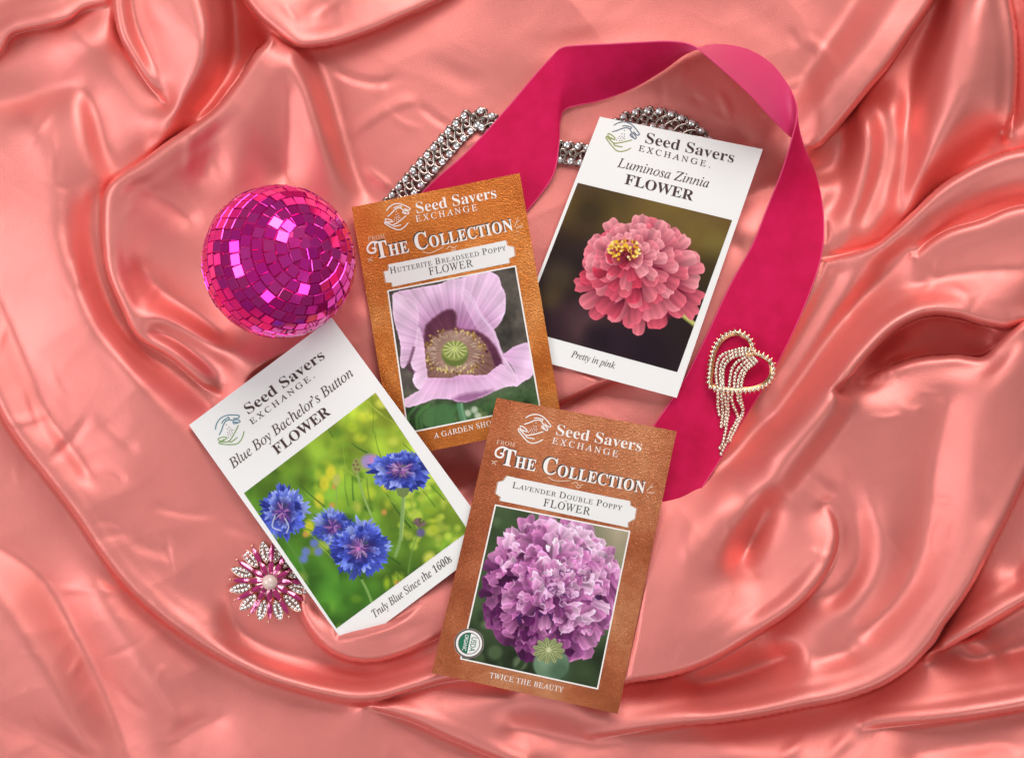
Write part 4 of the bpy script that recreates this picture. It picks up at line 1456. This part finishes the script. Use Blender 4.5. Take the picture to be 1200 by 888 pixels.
pk = Packet('hutterite', "orange foil seed packet with a single open pale mauve poppy, beside the mirror ball", GRP)
copper(pk, m_foil_a, paint_hutterite(), dict(
    brand=((487.5, 250.4), (583.2, 231.5)), exch=((488.4, 260.1), (560.8, 246.2)), logo=(466, 253.7, 16.8), **{'from': ((432, 282.5), (452.1, 278.8))},
    title=((441.5, 303.4), (602, 269.8)), name="Hutterite Breadseed Poppy", nameline=((458.2, 320.6), (593.8, 293.2)), flower=((504, 322.4), (555.3, 312.2)),
    banner=[(455.4, 310), (592.9, 281.9), (594.4, 288), (602, 289.8), (603.3, 299.9), (596.5, 302.6), (597.1, 308.1), (460, 336), (459.1, 331), (452.3, 331), (449.9, 318.2), (455.4, 317.3)],
    foot="A GARDEN SHOW", footline=((509.8, 513.5), (585, 496.4))))

pk = Packet('lavender', "copper foil seed packet with a ruffled double lavender poppy and a round seal, on top", GRP)
copper(pk, m_foil_b, paint_lavender(), dict(
    brand=((650, 509), (752, 529)), exch=((647.4, 519.4), (725, 535.6)), logo=(626.6, 502, 18.8), **{'from': ((582, 520), (604, 523.6))},
    title=((586.5, 543.9), (755, 578)), name="Lavender Double Poppy", nameline=((600.6, 571.4), (729, 598)), flower=((637, 592.6), (691.4, 603.6)),
    banner=[(594, 557.6), (738.4, 587), (738.6, 592), (745.6, 596), (743.6, 607.6), (736, 612), (735.6, 617.6), (586, 586.4), (586.6, 582), (581, 578), (583.6, 565), (590, 563)],
    foot="TWICE THE BEAUTY", footline=((574, 793.4), (660.1, 811))))

# the round seal on the lavender packet
sx, sy, sr = 549.7, 753.5, 17.4
ring = lambda r, n=48, a0=0, a1=2 * math.pi: [(sx + math.cos(a0 + (a1 - a0) * i / n) * r, sy + math.sin(a0 + (a1 - a0) * i / n) * r) for i in range(n)]
seal = pk.flat("organic_seal", ring(sr), [tuple(range(48))], m_banner, .55)


def annulus(r0, r1, mat, h, name):
    V = ring(r0) + ring(r1)
    return pk.flat(name, V, [(i, (i + 1) % 48, 48 + (i + 1) % 48, 48 + i) for i in range(48)], mat, h, seal)


annulus(sr - .2, sr - 2.0, m_sealrim, .60, "seal_ring")
annulus(sr - 4.6, sr - 5.4, m_sealrim, .60, "seal_ring")
dn = np.array([-.20, .98])
dn /= np.linalg.norm(dn)
rt = np.array([dn[1], -dn[0]])
a0 = math.atan2(dn[1], dn[0])
half = [(sx + math.cos(a0 + math.pi * i / 24) * (sr - 5.4), sy + math.sin(a0 + math.pi * i / 24) * (sr - 5.4)) for i in range(25)]
pk.flat("seal_field", half, [tuple(range(25))], m_green, .62, seal)
c = np.array([sx, sy])
pk.text("USDA", 'sans', c - dn * 8.6 + rt * 1.8, c + dn * 8.6 + rt * 1.8, 6.6, m_green, .66, parent=seal, up=rt)
pk.text("ORGANIC", 'sans', c - dn * 9.4 - rt * 6.3, c + dn * 9.4 - rt * 6.3, 4.6, m_whink, .68, parent=seal, up=rt)
# ------------------------------------------------------------------ mirror ball
def mirror_mat():
    m = principled("magenta_mirror", (.86, .03, .36), .07, .80, .8)
    at = nd(m, 'ShaderNodeAttribute')
    at.attribute_name = "print"
    ln(m, at.outputs['Color'], bsdf(m).inputs['Base Color'])
    return m


def build_ball():
    rnd = random.Random(5)
    root = empty("mirror_ball", W(*BALL_C, BALL_Z - BALL_R), "small mirror ball covered in square magenta mirror tiles", "mirror ball")
    c = np.array(W(*BALL_C, BALL_Z))
    R = BALL_R * S
    # core
    g = Geo()
    nu, nv = 48, 24
    for j in range(nv + 1):
        for i in range(nu):
            t, f = math.pi * j / nv, 2 * math.pi * i / nu
            g.v.append(tuple(c + R * .982 * np.array([math.sin(t) * math.cos(f), math.sin(t) * math.sin(f), math.cos(t)])))
    for j in range(nv):
        for i in range(nu):
            g.f.append((j * nu + i, (j + 1) * nu + i, (j + 1) * nu + (i + 1) % nu, j * nu + (i + 1) % nu))
    g.m = [0] * len(g.f)
    g.build("ball_core", principled("ball_glue", (.42, .008, .16), .4, .5), root)
    # tiles in rings about a tilted pole
    pole = np.array([44.0, 12.0, 74.0])
    pole /= np.linalg.norm(pole)
    e1 = np.cross(pole, [0.2, 1, 0.1])
    e1 /= np.linalg.norm(e1)
    e2 = np.cross(pole, e1)
    pitch = 13.4 * S / R
    V, F, C = [], [], []
    nr = int(math.pi / pitch)
    for k in range(nr):
        th = (k + .5) * math.pi / nr
        n = max(3, int(round(2 * math.pi * math.sin(th) / (pitch * 1.03))))
        off = rnd.random() * 6.28
        for i in range(n):
            if rnd.random() < .006:
                continue
            ph = off + (i + rnd.uniform(-.05, .05)) * 2 * math.pi / n
            d = pole * math.cos(th) + (e1 * math.cos(ph) + e2 * math.sin(ph)) * math.sin(th)
            tt = -pole * math.sin(th) + (e1 * math.cos(ph) + e2 * math.sin(ph)) * math.cos(th)
            tp = np.cross(d, tt)
            # each tile sits a little out of true
            a, b_ = rnd.gauss(0, .035), rnd.gauss(0, .035)
            nrm = d + tt * a + tp * b_
            nrm /= np.linalg.norm(nrm)
            ro = rnd.gauss(0, .035) + (rnd.gauss(0, .35) if k < 2 else 0)
            x = tt * math.cos(ro) + tp * math.sin(ro)
            x -= nrm * np.dot(x, nrm)
            x /= np.linalg.norm(x)
            y = np.cross(nrm, x)
            hw, hh = pitch * R * .475, min(pitch * R, 2 * math.pi * math.sin(th) / n * R) * .475
            base = c + d * R * .978
            top = c + d * R * rnd.uniform(.999, 1.006)
            col = np.array([.98, .035, .44]) * rnd.uniform(.93, 1.0)
            col[1] *= rnd.uniform(.6, 2.0)
            col[2] *= rnd.uniform(.88, 1.2)
            b0 = len(V)
            q = [(-1, -1), (1, -1), (1, 1), (-1, 1)]
            for sx_, sy_ in q:
                V.append(top + x * hw * sx_ * .92 + y * hh * sy_ * .92)
            for sx_, sy_ in q:
                V.append(top + x * hw * sx_ + y * hh * sy_ - nrm * R * .009)
            for sx_, sy_ in q:
                V.append(base + x * hw * sx_ + y * hh * sy_)
            F.append((b0, b0 + 1, b0 + 2, b0 + 3))
            for l in (0, 4):
                for j in range(4):
                    F.append((b0 + l + j, b0 + l + 4 + j, b0 + l + 4 + (j + 1) % 4, b0 + l + (j + 1) % 4))
            C += [col] * 12
    mesh_np("mirror_tiles", np.array(V), F, mirror_mat(), root, False, colors=np.array(C))


build_ball()

# ------------------------------------------------------------------ velvet ribbon: two edges (plan x, y, height over the cloth)
RIB = [  # edge a              edge b
    ((436, 290, 3), (560, 330, 3)),
    ((500, 221, 4), (606, 262, 4)),
    ((548, 178, 7), (630, 232, 5)),
    ((592, 130, 11), (645, 211, 7)),
    ((625, 91, 16), (652, 192, 9)),
    ((646, 68, 24), (655, 165, 9)),
    ((658, 57, 36), (656, 143, 8)),
    ((676, 54, 48), (664, 127, 6)),
    ((715, 52, 60), (702, 118, 5)),
    ((752, 50, 70), (740, 104, 5)),
    ((786, 49, 80), (776, 83, 6)),
    ((812, 54, 90), (806, 62, 7)),
    ((836, 72, 94), (838, 53, 7)),
    ((860, 93, 92), (874, 58, 8)),
    ((882, 114, 84), (902, 74, 12)),
    ((903, 137, 68), (921, 97, 22)),
    ((922, 156, 44), (931, 117, 40)),
    ((940, 172, 22), (934, 136, 52)),
    ((953, 197, 8), (928, 163, 50)),
    ((961, 226, 5), (916, 202, 36)),
    ((965, 258, 4), (900, 242, 20)),
    ((963, 296, 4), (882, 287, 11)),
    ((949, 342, 4), (855, 336, 7)),
    ((925, 398, 4), (826, 398, 5)),
    ((897, 450, 4), (798, 452, 5)),
    ((862, 506, 3), (766, 500, 5)),
    ((842, 541, 2), (735, 553, 4)),
    ((822, 572, 0), (715, 600, 2)),
    ((806, 600, -8), (705, 630, 0)),
]
ribA = catmull([a for a, b_ in RIB], 9)
ribB = catmull([b_ for a, b_ in RIB], 9)
NW = 14


def ribbon_grid():
    rows = []
    for a, b_ in zip(ribA, ribB):
        t = np.linspace(0, 1, NW + 1)[:, None]
        rows.append(a * (1 - t) + b_ * t)
    return np.array(rows)


rg = ribbon_grid()
# the cloth lies flatter where the ribbon rests on it
zc = cloth_z(rg[..., 0], rg[..., 1])
zsm = zc.copy()
for _ in range(60):
    zsm[1:-1] = (zsm[:-2] + zsm[1:-1] * 2 + zsm[2:]) / 4
    zsm[:, 1:-1] = (zsm[:, :-2] + zsm[:, 1:-1] * 2 + zsm[:, 2:]) / 4
lim_pk = 14.0
zr = np.minimum(zsm, lim_pk - 6) + rg[..., 2]
zr = np.where(rg[..., 2] < 12, np.minimum(zr, lim_pk), zr)
for i in range(len(rg) - 1):
    if rg[i, :, 2].min() < 16 and i < 9 * 25:
        qd = [rg[i, 0, :2], rg[i, -1, :2], rg[i + 1, -1, :2], rg[i + 1, 0, :2]]
        P0 = np.array(qd)
        x0, y0, x1, y1 = P0[:, 0].min(), P0[:, 1].min(), P0[:, 0].max(), P0[:, 1].max()
        i0, i1 = np.searchsorted(gx, [x0 - 26, x1 + 26])
        j0, j1 = np.searchsorted(gy, [y0 - 26, y1 + 26])
        A, B = GX[j0:j1, i0:i1], GY[j0:j1, i0:i1]
        a, b_ = rg[i, 0], rg[i, -1]
        dx, dy = b_[0] - a[0], b_[1] - a[1]
        t = ((A - a[0]) * dx + (B - a[1]) * dy) / (dx * dx + dy * dy)
        tc_ = np.clip(t, 0, 1)
        d = np.hypot(A - a[0] - tc_ * dx, B - a[1] - tc_ * dy)
        zz_ = zr[i, 0] * (1 - tc_) + zr[i, -1] * tc_
        low = rg[i, 0, 2] * (1 - tc_) + rg[i, -1, 2] * tc_
        seg = max(np.hypot(*(rg[i + 1, 0, :2] - a[:2])), np.hypot(*(rg[i + 1, -1, :2] - b_[:2])))
        lim = zz_ - 3.4 + np.maximum(d - seg, 0) * 1.0
        m_ = (d < 24) & (low < 16)
        ZC[j0:j1, i0:i1] = np.where(m_, np.minimum(ZC[j0:j1, i0:i1], lim), ZC[j0:j1, i0:i1])

m_velvet = principled("magenta_velvet", (.50, .001, .052), .75, 0, .25, Sheen_Weight=.9, Sheen_Roughness=.3, Sheen_Tint=(1, .16, .42, 1))
tx_, _b = add_bump(m_velvet, 1300, .25, .0005, 2)
_tc = nd(m_velvet, 'ShaderNodeTexCoord')
_n = nd(m_velvet, 'ShaderNodeTexNoise')
_n.inputs['Scale'].default_value = 120
_n.inputs['Detail'].default_value = 5
ln(m_velvet, _tc.outputs['Object'], _n.inputs['Vector'])
_cr = nd(m_velvet, 'ShaderNodeValToRGB')
_cr.color_ramp.elements[0].position, _cr.color_ramp.elements[0].color = .30, (.57, .0018, .062, 1)
_cr.color_ramp.elements[1].position, _cr.color_ramp.elements[1].color = .72, (.66, .004, .086, 1)
ln(m_velvet, _n.outputs[0], _cr.inputs[0])
ln(m_velvet, _cr.outputs[0], bsdf(m_velvet).inputs['Base Color'])
m_ribback = principled("ribbon_back", (.66, .03, .15), .55, 0, .4, Sheen_Weight=.2)
m_selv = principled("ribbon_edge", (.78, .05, .18), .6)


def build_ribbon():
    root = empty("velvet_ribbon", W(800, 300, 0), "wide hot pink velvet ribbon twisting in a loop from one packet to the other", "ribbon")
    P = Wn(rg[..., 0], rg[..., 1], zr)
    n, k, _ = P.shape
    du = np.gradient(P, axis=0)
    dv = np.gradient(P, axis=1)
    N = np.cross(du, dv)
    N /= np.linalg.norm(N, axis=-1)[..., None] + 1e-12
    if N[5, 5, 2] < 0:
        N = -N
    th = .55 * S
    top, bot = P + N * th, P - N * th
    ii = np.arange(n * k).reshape(n, k)
    A = np.stack([ii[:-1, :-1], ii[1:, :-1], ii[1:, 1:], ii[:-1, 1:]], -1).reshape(-1, 4)
    mesh_np("velvet_face", top.reshape(-1, 3), A, m_velvet, root)
    mesh_np("ribbon_back", bot.reshape(-1, 3), A[:, ::-1], m_ribback, root)
    for e in (0, -1):
        g = Geo()
        tube(g, P[:, e], .95 * S, 6)
        g.build("woven_edge", m_selv, root)


def tube(g, pts, r, n=6, closed=False, r2=None, m=0):
    P = np.asarray(pts, dtype=float)
    T = np.gradient(P, axis=0)
    if closed:
        T = np.roll(P, -1, 0) - np.roll(P, 1, 0)
    T /= np.linalg.norm(T, axis=1)[:, None] + 1e-12
    up = np.array([0, 0, 1.0])
    V = []
    R = np.broadcast_to(np.asarray(r, dtype=float), (len(P),))
    for p, t, rr_ in zip(P, T, R):
        s = np.cross(t, up)
        if np.linalg.norm(s) < .05:
            s = np.cross(t, [0, 1, 0])
        s /= np.linalg.norm(s)
        u = np.cross(s, t)
        for i in range(n):
            a = 2 * math.pi * i / n
            V.append(p + (s * math.cos(a) + u * math.sin(a)) * rr_)
    L = len(P)
    F = []
    for j in range(L if closed else L - 1):
        k = (j + 1) % L
        for i in range(n):
            F.append((j * n + i, j * n + (i + 1) % n, k * n + (i + 1) % n, k * n + i))
    if not closed:
        F.append(tuple(range(n))[::-1])
        F.append(tuple(range((L - 1) * n, L * n)))
    g.add(V, F, m)


build_ribbon()


def ribbon_z(x, y):
    """height of whatever lies flat at this place: ribbon, else cloth"""
    d = (rg[..., 0] - x) ** 2 + (rg[..., 1] - y) ** 2
    i = np.unravel_index(np.argmin(d), d.shape)
    return max(float(zr[i]) if d[i] < 60 else -99, float(cloth_z(x, y)))


# ------------------------------------------------------------------ rhinestone jewellery
m_crystal = principled("rhinestone", (.97, .97, .97), .04, 0.0, 1.0, IOR=2.2, Coat_Weight=.6)
bsdf(m_crystal).inputs["Metallic"].default_value = .6
m_oldsilver = principled("tarnished_silver", (.44, .36, .32), .26, 1.0)
m_gold = principled("gold", (.86, .56, .30), .24, 1.0)
m_champagne = principled("champagne_stone", (.92, .80, .66), .05, .6, 1.0, IOR=2.2, Coat_Weight=.6)
m_pinkglass = principled("pink_glass", (.62, .04, .22), .06, .35, .9, IOR=1.8, Coat_Weight=.5)
m_pearl = principled("pearl", (.82, .62, .56), .22, 0, .6, Coat_Weight=.7, Coat_Roughness=.1, Sheen_Weight=.2)
m_rosegold = principled("rose_gold", (.80, .50, .40), .26, 1.0)


def stone_geo(g, c, r, n=8, ax=(0, 0, 1), m=0, rot=0.0, cup=1):
    """a cut stone: girdle, crown facets and table, in a cup with four claws"""
    ax = np.array(ax, dtype=float)
    ax /= np.linalg.norm(ax)
    s = np.cross(ax, [0.3, 1, 0.1])
    s /= np.linalg.norm(s)
    t = np.cross(ax, s)
    c = np.array(c, dtype=float)
    V = []
    for rr_, h, o in ((1.0, 0.0, 0), (.80, .32, .5), (.46, .50, 0)):
        for i in range(n):
            a = 2 * math.pi * (i + o) / n + rot
            V.append(c + (s * math.cos(a) + t * math.sin(a)) * r * rr_ + ax * r * h)
    V.append(c - ax * r * .7)
    F = []
    for l in (0, 1):
        b0, b1 = l * n, (l + 1) * n
        for i in range(n):
            j = (i + 1) % n
            if l == 0:
                F += [(b0 + i, b0 + j, b1 + i), (b0 + j, b1 + j, b1 + i)]
            else:
                F += [(b0 + i, b0 + j, b1 + j), (b0 + i, b1 + j, b1 + i)]
    F.append(tuple(range(2 * n, 3 * n)))
    F += [(i, 3 * n, (i + 1) % n) for i in range(n)]
    g.add(V, F, m)


def cup_geo(g, c, r, m, depth=1.1, n=8, claws=4, rot=.4):
    c = np.array(c, dtype=float)
    V = []
    for rr_, h in ((.70, -depth), (1.10, -.25), (1.16, .10), (.98, .08)):
        for i in range(n):
            a = 2 * math.pi * i / n
            V.append(c + np.array([math.cos(a) * r * rr_, math.sin(a) * r * rr_, h * r]))
    F = [tuple(range(n))[::-1]]
    for l in range(3):
        for i in range(n):
            F.append((l * n + i, l * n + (i + 1) % n, (l + 1) * n + (i + 1) % n, (l + 1) * n + i))
    g.add(V, F, m)
    for k in range(claws):
        a = rot + 2 * math.pi * k / claws
        d = np.array([math.cos(a), math.sin(a), 0])
        tube(g, [c + d * r * 1.12 + np.array([0, 0, -.2 * r]), c + d * r * 1.08 + np.array([0, 0, .22 * r]), c + d * r * .78 + np.array([0, 0, .42 * r])], r * .17, 5, m=m)


def shared_copy(src, loc, rotz, parent, name):
    o = src.copy()
    COL.objects.link(o)
    o.name = name
    o.parent = parent
    o.location = Vector(loc) - Vector(parent.location)
    o.rotation_euler = (0, 0, rotz)
    return o


# the chain: flat curb links with stones along both rims; it runs under the ribbon and the zinnia packet
CHAIN = [(438, 268), (462, 240), (484, 214), (502, 194), (520, 174), (541, 151), (557, 139), (573, 145), (592, 158), (618, 169), (650, 177), (672, 180), (695, 182), (712, 166), (728, 150), (745, 141), (768, 139), (790, 145), (810, 155), (826, 172), (838, 196)]


def build_chain():
    cz = lambda x, y: float(cloth_z(x, y))
    root = empty("rhinestone_necklace", W(560, 150, 0), "tarnished silver curb chain edged with clear rhinestones, winding behind the packets", "necklace")
    C = catmull(CHAIN, 24)
    d = np.concatenate([[0], np.cumsum(np.hypot(*np.diff(C, axis=0).T))])
    pitch = 12.4
    n = int(d[-1] / pitch)
    rnd = random.Random(9)

    def link_mesh(tilt):
        g = Geo()
        P = []
        for i in range(18):
            a = 2 * math.pi * i / 18
            x, y = math.cos(a) * 9.6, math.sin(a) * 5.0
            P.append(np.array([x, y, 1.5 * math.sin(a) * tilt + .9 * math.cos(2 * a)]) * S)
        tube(g, P, 2.2 * S, 8, closed=True)
        return g.build("chain_link", m_oldsilver, root)

    def stone_mesh(r):
        g = Geo()
        cup_geo(g, (0, 0, 0), r * S, 0)
        stone_geo(g, (0, 0, .05 * r * S), r * 1.05 * S, 8, m=1)
        return g.build("rhinestone", None, root, smooth=False, mats=[m_oldsilver, m_crystal])

    link0, stone0 = link_mesh(1.0), stone_mesh(3.9)
    used_l = used_s = False
    for k in range(n):
        s = (k + .5) * pitch
        x, y = np.interp(s, d, C[:, 0]), np.interp(s, d, C[:, 1])
        x2, y2 = np.interp(s + 2, d, C[:, 0]), np.interp(s + 2, d, C[:, 1])
        t = np.array([x2 - x, y2 - y])
        t /= np.linalg.norm(t)
        nrm = np.array([t[1], -t[0]])
        z = min(cz(x, y) + 3.2, 14)
        if 575 < x < 640:
            z = min(z, 4)
        ang = math.atan2(-t[1], t[0])
        for row, sgn in ((0, 1), (1, -1)):
            px, py = x + nrm[0] * 4.2 * sgn + t[0] * (row * 5), y + nrm[1] * 4.2 * sgn + t[1] * (row * 5)
            loc = W(px, py, z + rnd.uniform(-.4, .4))
            ro = ang + math.radians(52) + rnd.uniform(-.12, .12)
            if not used_l:
                link0.location = Vector(loc) - Vector(root.location)
                link0.matrix_parent_inverse = Matrix()
                link0.rotation_euler = (0, 0, ro)
                used_l = True
            else:
                c = shared_copy(link0, loc, ro, root, "chain_link")
                c.matrix_parent_inverse = Matrix()
        for sgn, sh in ((1, 0.0), (-1, .5)):
            px, py = x + nrm[0] * 9.4 * sgn + t[0] * sh * pitch, y + nrm[1] * 9.4 * sgn + t[1] * sh * pitch
            loc = W(px, py, z + 2.8)
            if not used_s:
                stone0.location = Vector(loc) - Vector(root.location)
                stone0.matrix_parent_inverse = Matrix()
                used_s = True
            else:
                c = shared_copy(stone0, loc, rnd.uniform(0, 1.5), root, "rhinestone")
                c.matrix_parent_inverse = Matrix()


build_chain()


# --- heart brooch on the ribbon
def build_heart():
    root = empty("heart_brooch", W(862, 440, 10), "gold heart outline brooch of clear rhinestones with trailing strands, on the magenta ribbon", "brooch")
    Z = lambda x, y: (810 + x * .2027, 370 + y * .2027)
    zb = max(ribbon_z(850, 430), ribbon_z(835, 410), ribbon_z(870, 400)) + 5.0

    def P(pts, lift=0.0):
        return [Wn(np.array(a), np.array(b_), np.array(zb + lift + (q[2] if len(q) > 2 else 0))) for q in pts for a, b_ in [Z(q[0], q[1])]]
    out = [(352, 205), (350, 178), (332, 140), (300, 112), (262, 98), (225, 104), (188, 124), (160, 155), (138, 195), (124, 240), (116, 290), (112, 340), (108, 385), (118, 408), (150, 418), (200, 427), (255, 430), (310, 428), (360, 422),
           (405, 408), (440, 384), (464, 350), (472, 312), (462, 276), (436, 250), (405, 232), (375, 222), (352, 212)]
    C = catmull(out, 6)
    g = Geo()
    tube(g, P(C), 2.5 * S, 8)
    tube(g, P([(x * .93 + 285 * .07, y * .93 + 270 * .07) for x, y in C], -.4), 1.0 * S, 6)
    g.build("heart_frame", m_gold, root)
    d = np.concatenate([[0], np.cumsum(np.hypot(*np.diff(C, axis=0).T))])
    k = int(d[-1] / 24.5)
    cen = np.array([275, 275])
    for i in range(k):
        s = (i + .5) * d[-1] / k
        x, y = np.interp(s, d, C[:, 0]), np.interp(s, d, C[:, 1])
        x2, y2 = np.interp(s + 3, d, C[:, 0]), np.interp(s + 3, d, C[:, 1])
        t = np.array([x2 - x, y2 - y])
        t /= np.linalg.norm(t) + 1e-9
        nv = np.array([t[1], -t[0]])
        if np.dot(nv, np.array([x, y]) - cen) < 0:
            nv = -nv
        g = Geo()
        c0 = P([(x + nv[0] * 6, y + nv[1] * 6)], 1.6)[0]
        cup_geo(g, c0, 2.3 * S, 0, 1.0, 7, 3)
        stone_geo(g, c0, 2.3 * S, 7, m=1, rot=i)
        # the little claw that points outward
        tube(g, [c0, P([(x + nv[0] * 25, y + nv[1] * 25)], .8)[0]], np.array([1.35, .4]) * S, 5, m=0)
        g.build("heart_stone", None, root, False, mats=[m_gold, m_champagne])
    strands = [
        [(345, 195), (300, 188), (250, 200), (200, 215), (165, 240), (148, 285), (143, 340), (150, 400), (155, 460), (155, 520), (165, 580)],
        [(345, 208), (300, 205), (250, 218), (205, 238), (178, 270), (168, 320), (170, 380), (175, 440), (178, 500), (182, 560), (176, 610), (172, 648)],
        [(350, 222), (310, 222), (262, 232), (222, 252), (192, 290), (184, 340), (186, 400), (192, 460), (202, 520), (200, 580), (190, 640)],
        [(360, 232), (320, 238), (272, 262), (242, 295), (228, 340), (222, 390), (215, 440), (212, 500), (214, 560), (206, 620), (196, 680), (180, 740), (160, 770)],
        [(368, 240), (330, 255), (290, 285), (262, 320), (250, 370), (248, 420), (232, 470), (245, 520), (262, 560), (270, 590), (250, 630), (228, 670), (210, 720)],
        [(376, 248), (345, 268), (308, 300), (285, 335), (272, 380), (268, 430), (270, 480), (290, 520), (298, 550), (282, 590), (262, 640), (236, 690), (222, 730)],
        [(384, 256), (358, 280), (322, 310), (300, 350), (290, 400), (282, 450), (292, 500), (300, 540), (294, 580), (272, 620), (248, 670), (200, 740), (168, 806)],
    ]
    for q in strands:
        C = catmull(q, 8)
        d = np.concatenate([[0], np.cumsum(np.hypot(*np.diff(C, axis=0).T))])
        n = int(d[-1] / 19.4)
        g = Geo()
        rest = [Z(a, b_) for a, b_ in C]
        hz = []
        for (a, b_), (u, v) in zip(C, rest):
            low = ribbon_z(u, v) + 2.2
            f = np.clip((b_ - 430) / 120, 0, 1)
            hz.append((zb + 2.0) * (1 - f) + min(low, zb + 2) * f)
        hz = np.convolve(np.pad(hz, 6, mode='edge'), np.ones(13) / 13, 'valid')
        tube(g, [Wn(np.array(u), np.array(v), np.array(h - .8)) for (u, v), h in zip(rest, hz)], .75 * S, 5, m=0)
        for i in range(n):
            s = (i + .5) * d[-1] / n
            x, y, h = np.interp(s, d, C[:, 0]), np.interp(s, d, C[:, 1]), np.interp(s, d, hz)
            u, v = Z(x, y)
            c0 = W(u, v, h + .3)
            cup_geo(g, c0, 1.9 * S, 0, .9, 6, 0)
            stone_geo(g, c0, 2.0 * S, 6, m=1, rot=i * .7)
        g.build("rhinestone_strand", None, root, False, mats=[m_gold, m_champagne])
    g = Geo()
    for x, y in ((330, 215), (322, 228), (338, 230), (352, 222)):
        stone_geo(g, P([(x, y)], 4.2)[0], 2.0 * S, 7, m=0)
    g.build("knot_setting", m_gold, root, False)


build_heart()


# --- flower brooch beside the cornflower packet
def build_flower():
    fx, fy = 317, 681
    zc0 = float(cloth_z(fx, fy))
    zb = min(zc0 + 9, 13)
    root = empty("flower_brooch", W(fx, fy, zc0), "flower brooch with pink glass and pave petals round a pearl, half under a white packet", "brooch")
    base = np.array(W(fx, fy, zb))

    def leaf(L0, L1, wd, ang, z0, z1, n=11):
        """outline of a pointed petal from radius L0 to L1"""
        ca, sa = math.cos(ang), math.sin(ang)
        out, mid = [], []
        for i in range(n):
            s = i / (n - 1)
            r = L0 + (L1 - L0) * s
            w = wd * .5 * math.sin(math.pi * s) ** .7
            z = z0 + (z1 - z0) * s
            out.append((r, w, z))
            mid.append((r, 0, z))
        f = lambda r, w, z: base + np.array([r * ca - w * sa, r * sa + w * ca, z]) * S
        return f, out

    def petal_solid(g, L0, L1, wd, ang, z0, z1, ridge, drop, m=0):
        f, out = leaf(L0, L1, wd, ang, z0, z1)
        n = len(out)
        V = [f(r, w, z) for r, w, z in out] + [f(r, 0, z + ridge * math.sin(math.pi * i / (n - 1))) for i, (r, w, z) in enumerate(out)] + [f(r, -w, z) for r, w, z in out] + [f(r, 0, z - drop) for r, w, z in out]
        F = []
        for i in range(n - 1):
            for a, b_ in ((0, n), (n, 2 * n), (2 * n, 3 * n), (3 * n, 0)):
                F.append((a + i, b_ + i, b_ + i + 1, a + i + 1))
        g.add(V, F, m)

    rnd = random.Random(3)
    for q in range(12):
        ang = math.radians(101 + q * 30.6)
        g = Geo()
        L0, L1 = 22, 49 * rnd.uniform(.96, 1.03)
        f, out = leaf(L0, L1, 11.5, ang, 1.0, -1.0)
        petal_solid(g, L0, L1, 12.0, ang, .2, -1.6, .4, 2.2, 0)
        rim = [f(r, w, z + .6) for r, w, z in out] + [f(r, -w, z + .6) for r, w, z in out[::-1]][1:-1]
        tube(g, rim, .9 * S, 5, closed=True, m=0)
        o = g.build("pave_petal", None, root, True, mats=[m_rosegold])
        g = Geo()
        for i, (s, w) in enumerate(((.14, 0), (.28, -.24), (.28, .24), (.44, -.27), (.44, .27), (.60, -.26), (.60, .26), (.76, -.17), (.76, .17), (.90, 0))):
            r = L0 + (L1 - L0) * s
            stone_geo(g, f(r, w * 11.5, 1.0 - 2 * s + .4), 2.0 * S, 7, m=0, rot=i)
        g.build("pave_stones", m_crystal, o, False)
    for q in range(12):
        ang = math.radians(86 + q * 30.3)
        g = Geo()
        petal_solid(g, 8, 25, 6.8, ang, 5.5, 4.0, 2.4, 2.0, 0)
        petal_solid(g, 21, 44, 6.0, ang + .02, 3.6, 1.6, 2.0, 2.0, 0)
        ca, sa = math.cos(ang), math.sin(ang)
        e = base + np.array([46.5 * ca, 46.5 * sa, 1.5]) * S
        ico(g, e, 1.9 * S, 1)
        e = base + np.array([25 * ca, 25 * sa, 5.6]) * S
        ico(g, e, 1.3 * S, 1)
        g.build("glass_petal", None, root, False, mats=[m_pinkglass, m_rosegold])
    g = Geo()
    ico(g, base + np.array([0, 0, 9]) * S, 9.0 * S, 0, 20, 12)
    g.build("pearl", m_pearl, root)
    g = Geo()
    V = []
    for j, (rr_, h) in enumerate(((4, -9), (26, -8), (30, -2), (8, 3))):
        V += [base + np.array([math.cos(i / 24 * 6.2832) * rr_, math.sin(i / 24 * 6.2832) * rr_, h]) * S for i in range(24)]
    F = [(l * 24 + i, l * 24 + (i + 1) % 24, (l + 1) * 24 + (i + 1) % 24, (l + 1) * 24 + i) for l in range(3) for i in range(24)]
    g.add(V, F)
    g.build("brooch_back", m_rosegold, root)


def ico(g, c, r, m=0, nu=8, nv=5):
    V, F = [], []
    for j in range(nv + 1):
        for i in range(nu):
            t, f = math.pi * j / nv, 2 * math.pi * i / nu
            V.append(np.array(c) + r * np.array([math.sin(t) * math.cos(f), math.sin(t) * math.sin(f), math.cos(t)]))
    for j in range(nv):
        for i in range(nu):
            F.append((j * nu + i, (j + 1) * nu + i, (j + 1) * nu + (i + 1) % nu, j * nu + (i + 1) % nu))
    g.add(V, F, m)


build_flower()
# ------------------------------------------------------------------ lay the cloth (last: the things press into it)
ny, nx = GX.shape
co = Wn((GX + DX).ravel(), (GY + DY).ravel(), ZC.ravel())
ii = np.arange(ny * nx).reshape(ny, nx)
F = np.stack([ii[:-1, :-1], ii[1:, :-1], ii[1:, 1:], ii[:-1, 1:]], -1).reshape(-1, 4)
cloth = mesh_np("satin_cloth", co, F, m_satin)
tag(cloth, "coral pink satin cloth lying in deep folds under everything", "cloth")
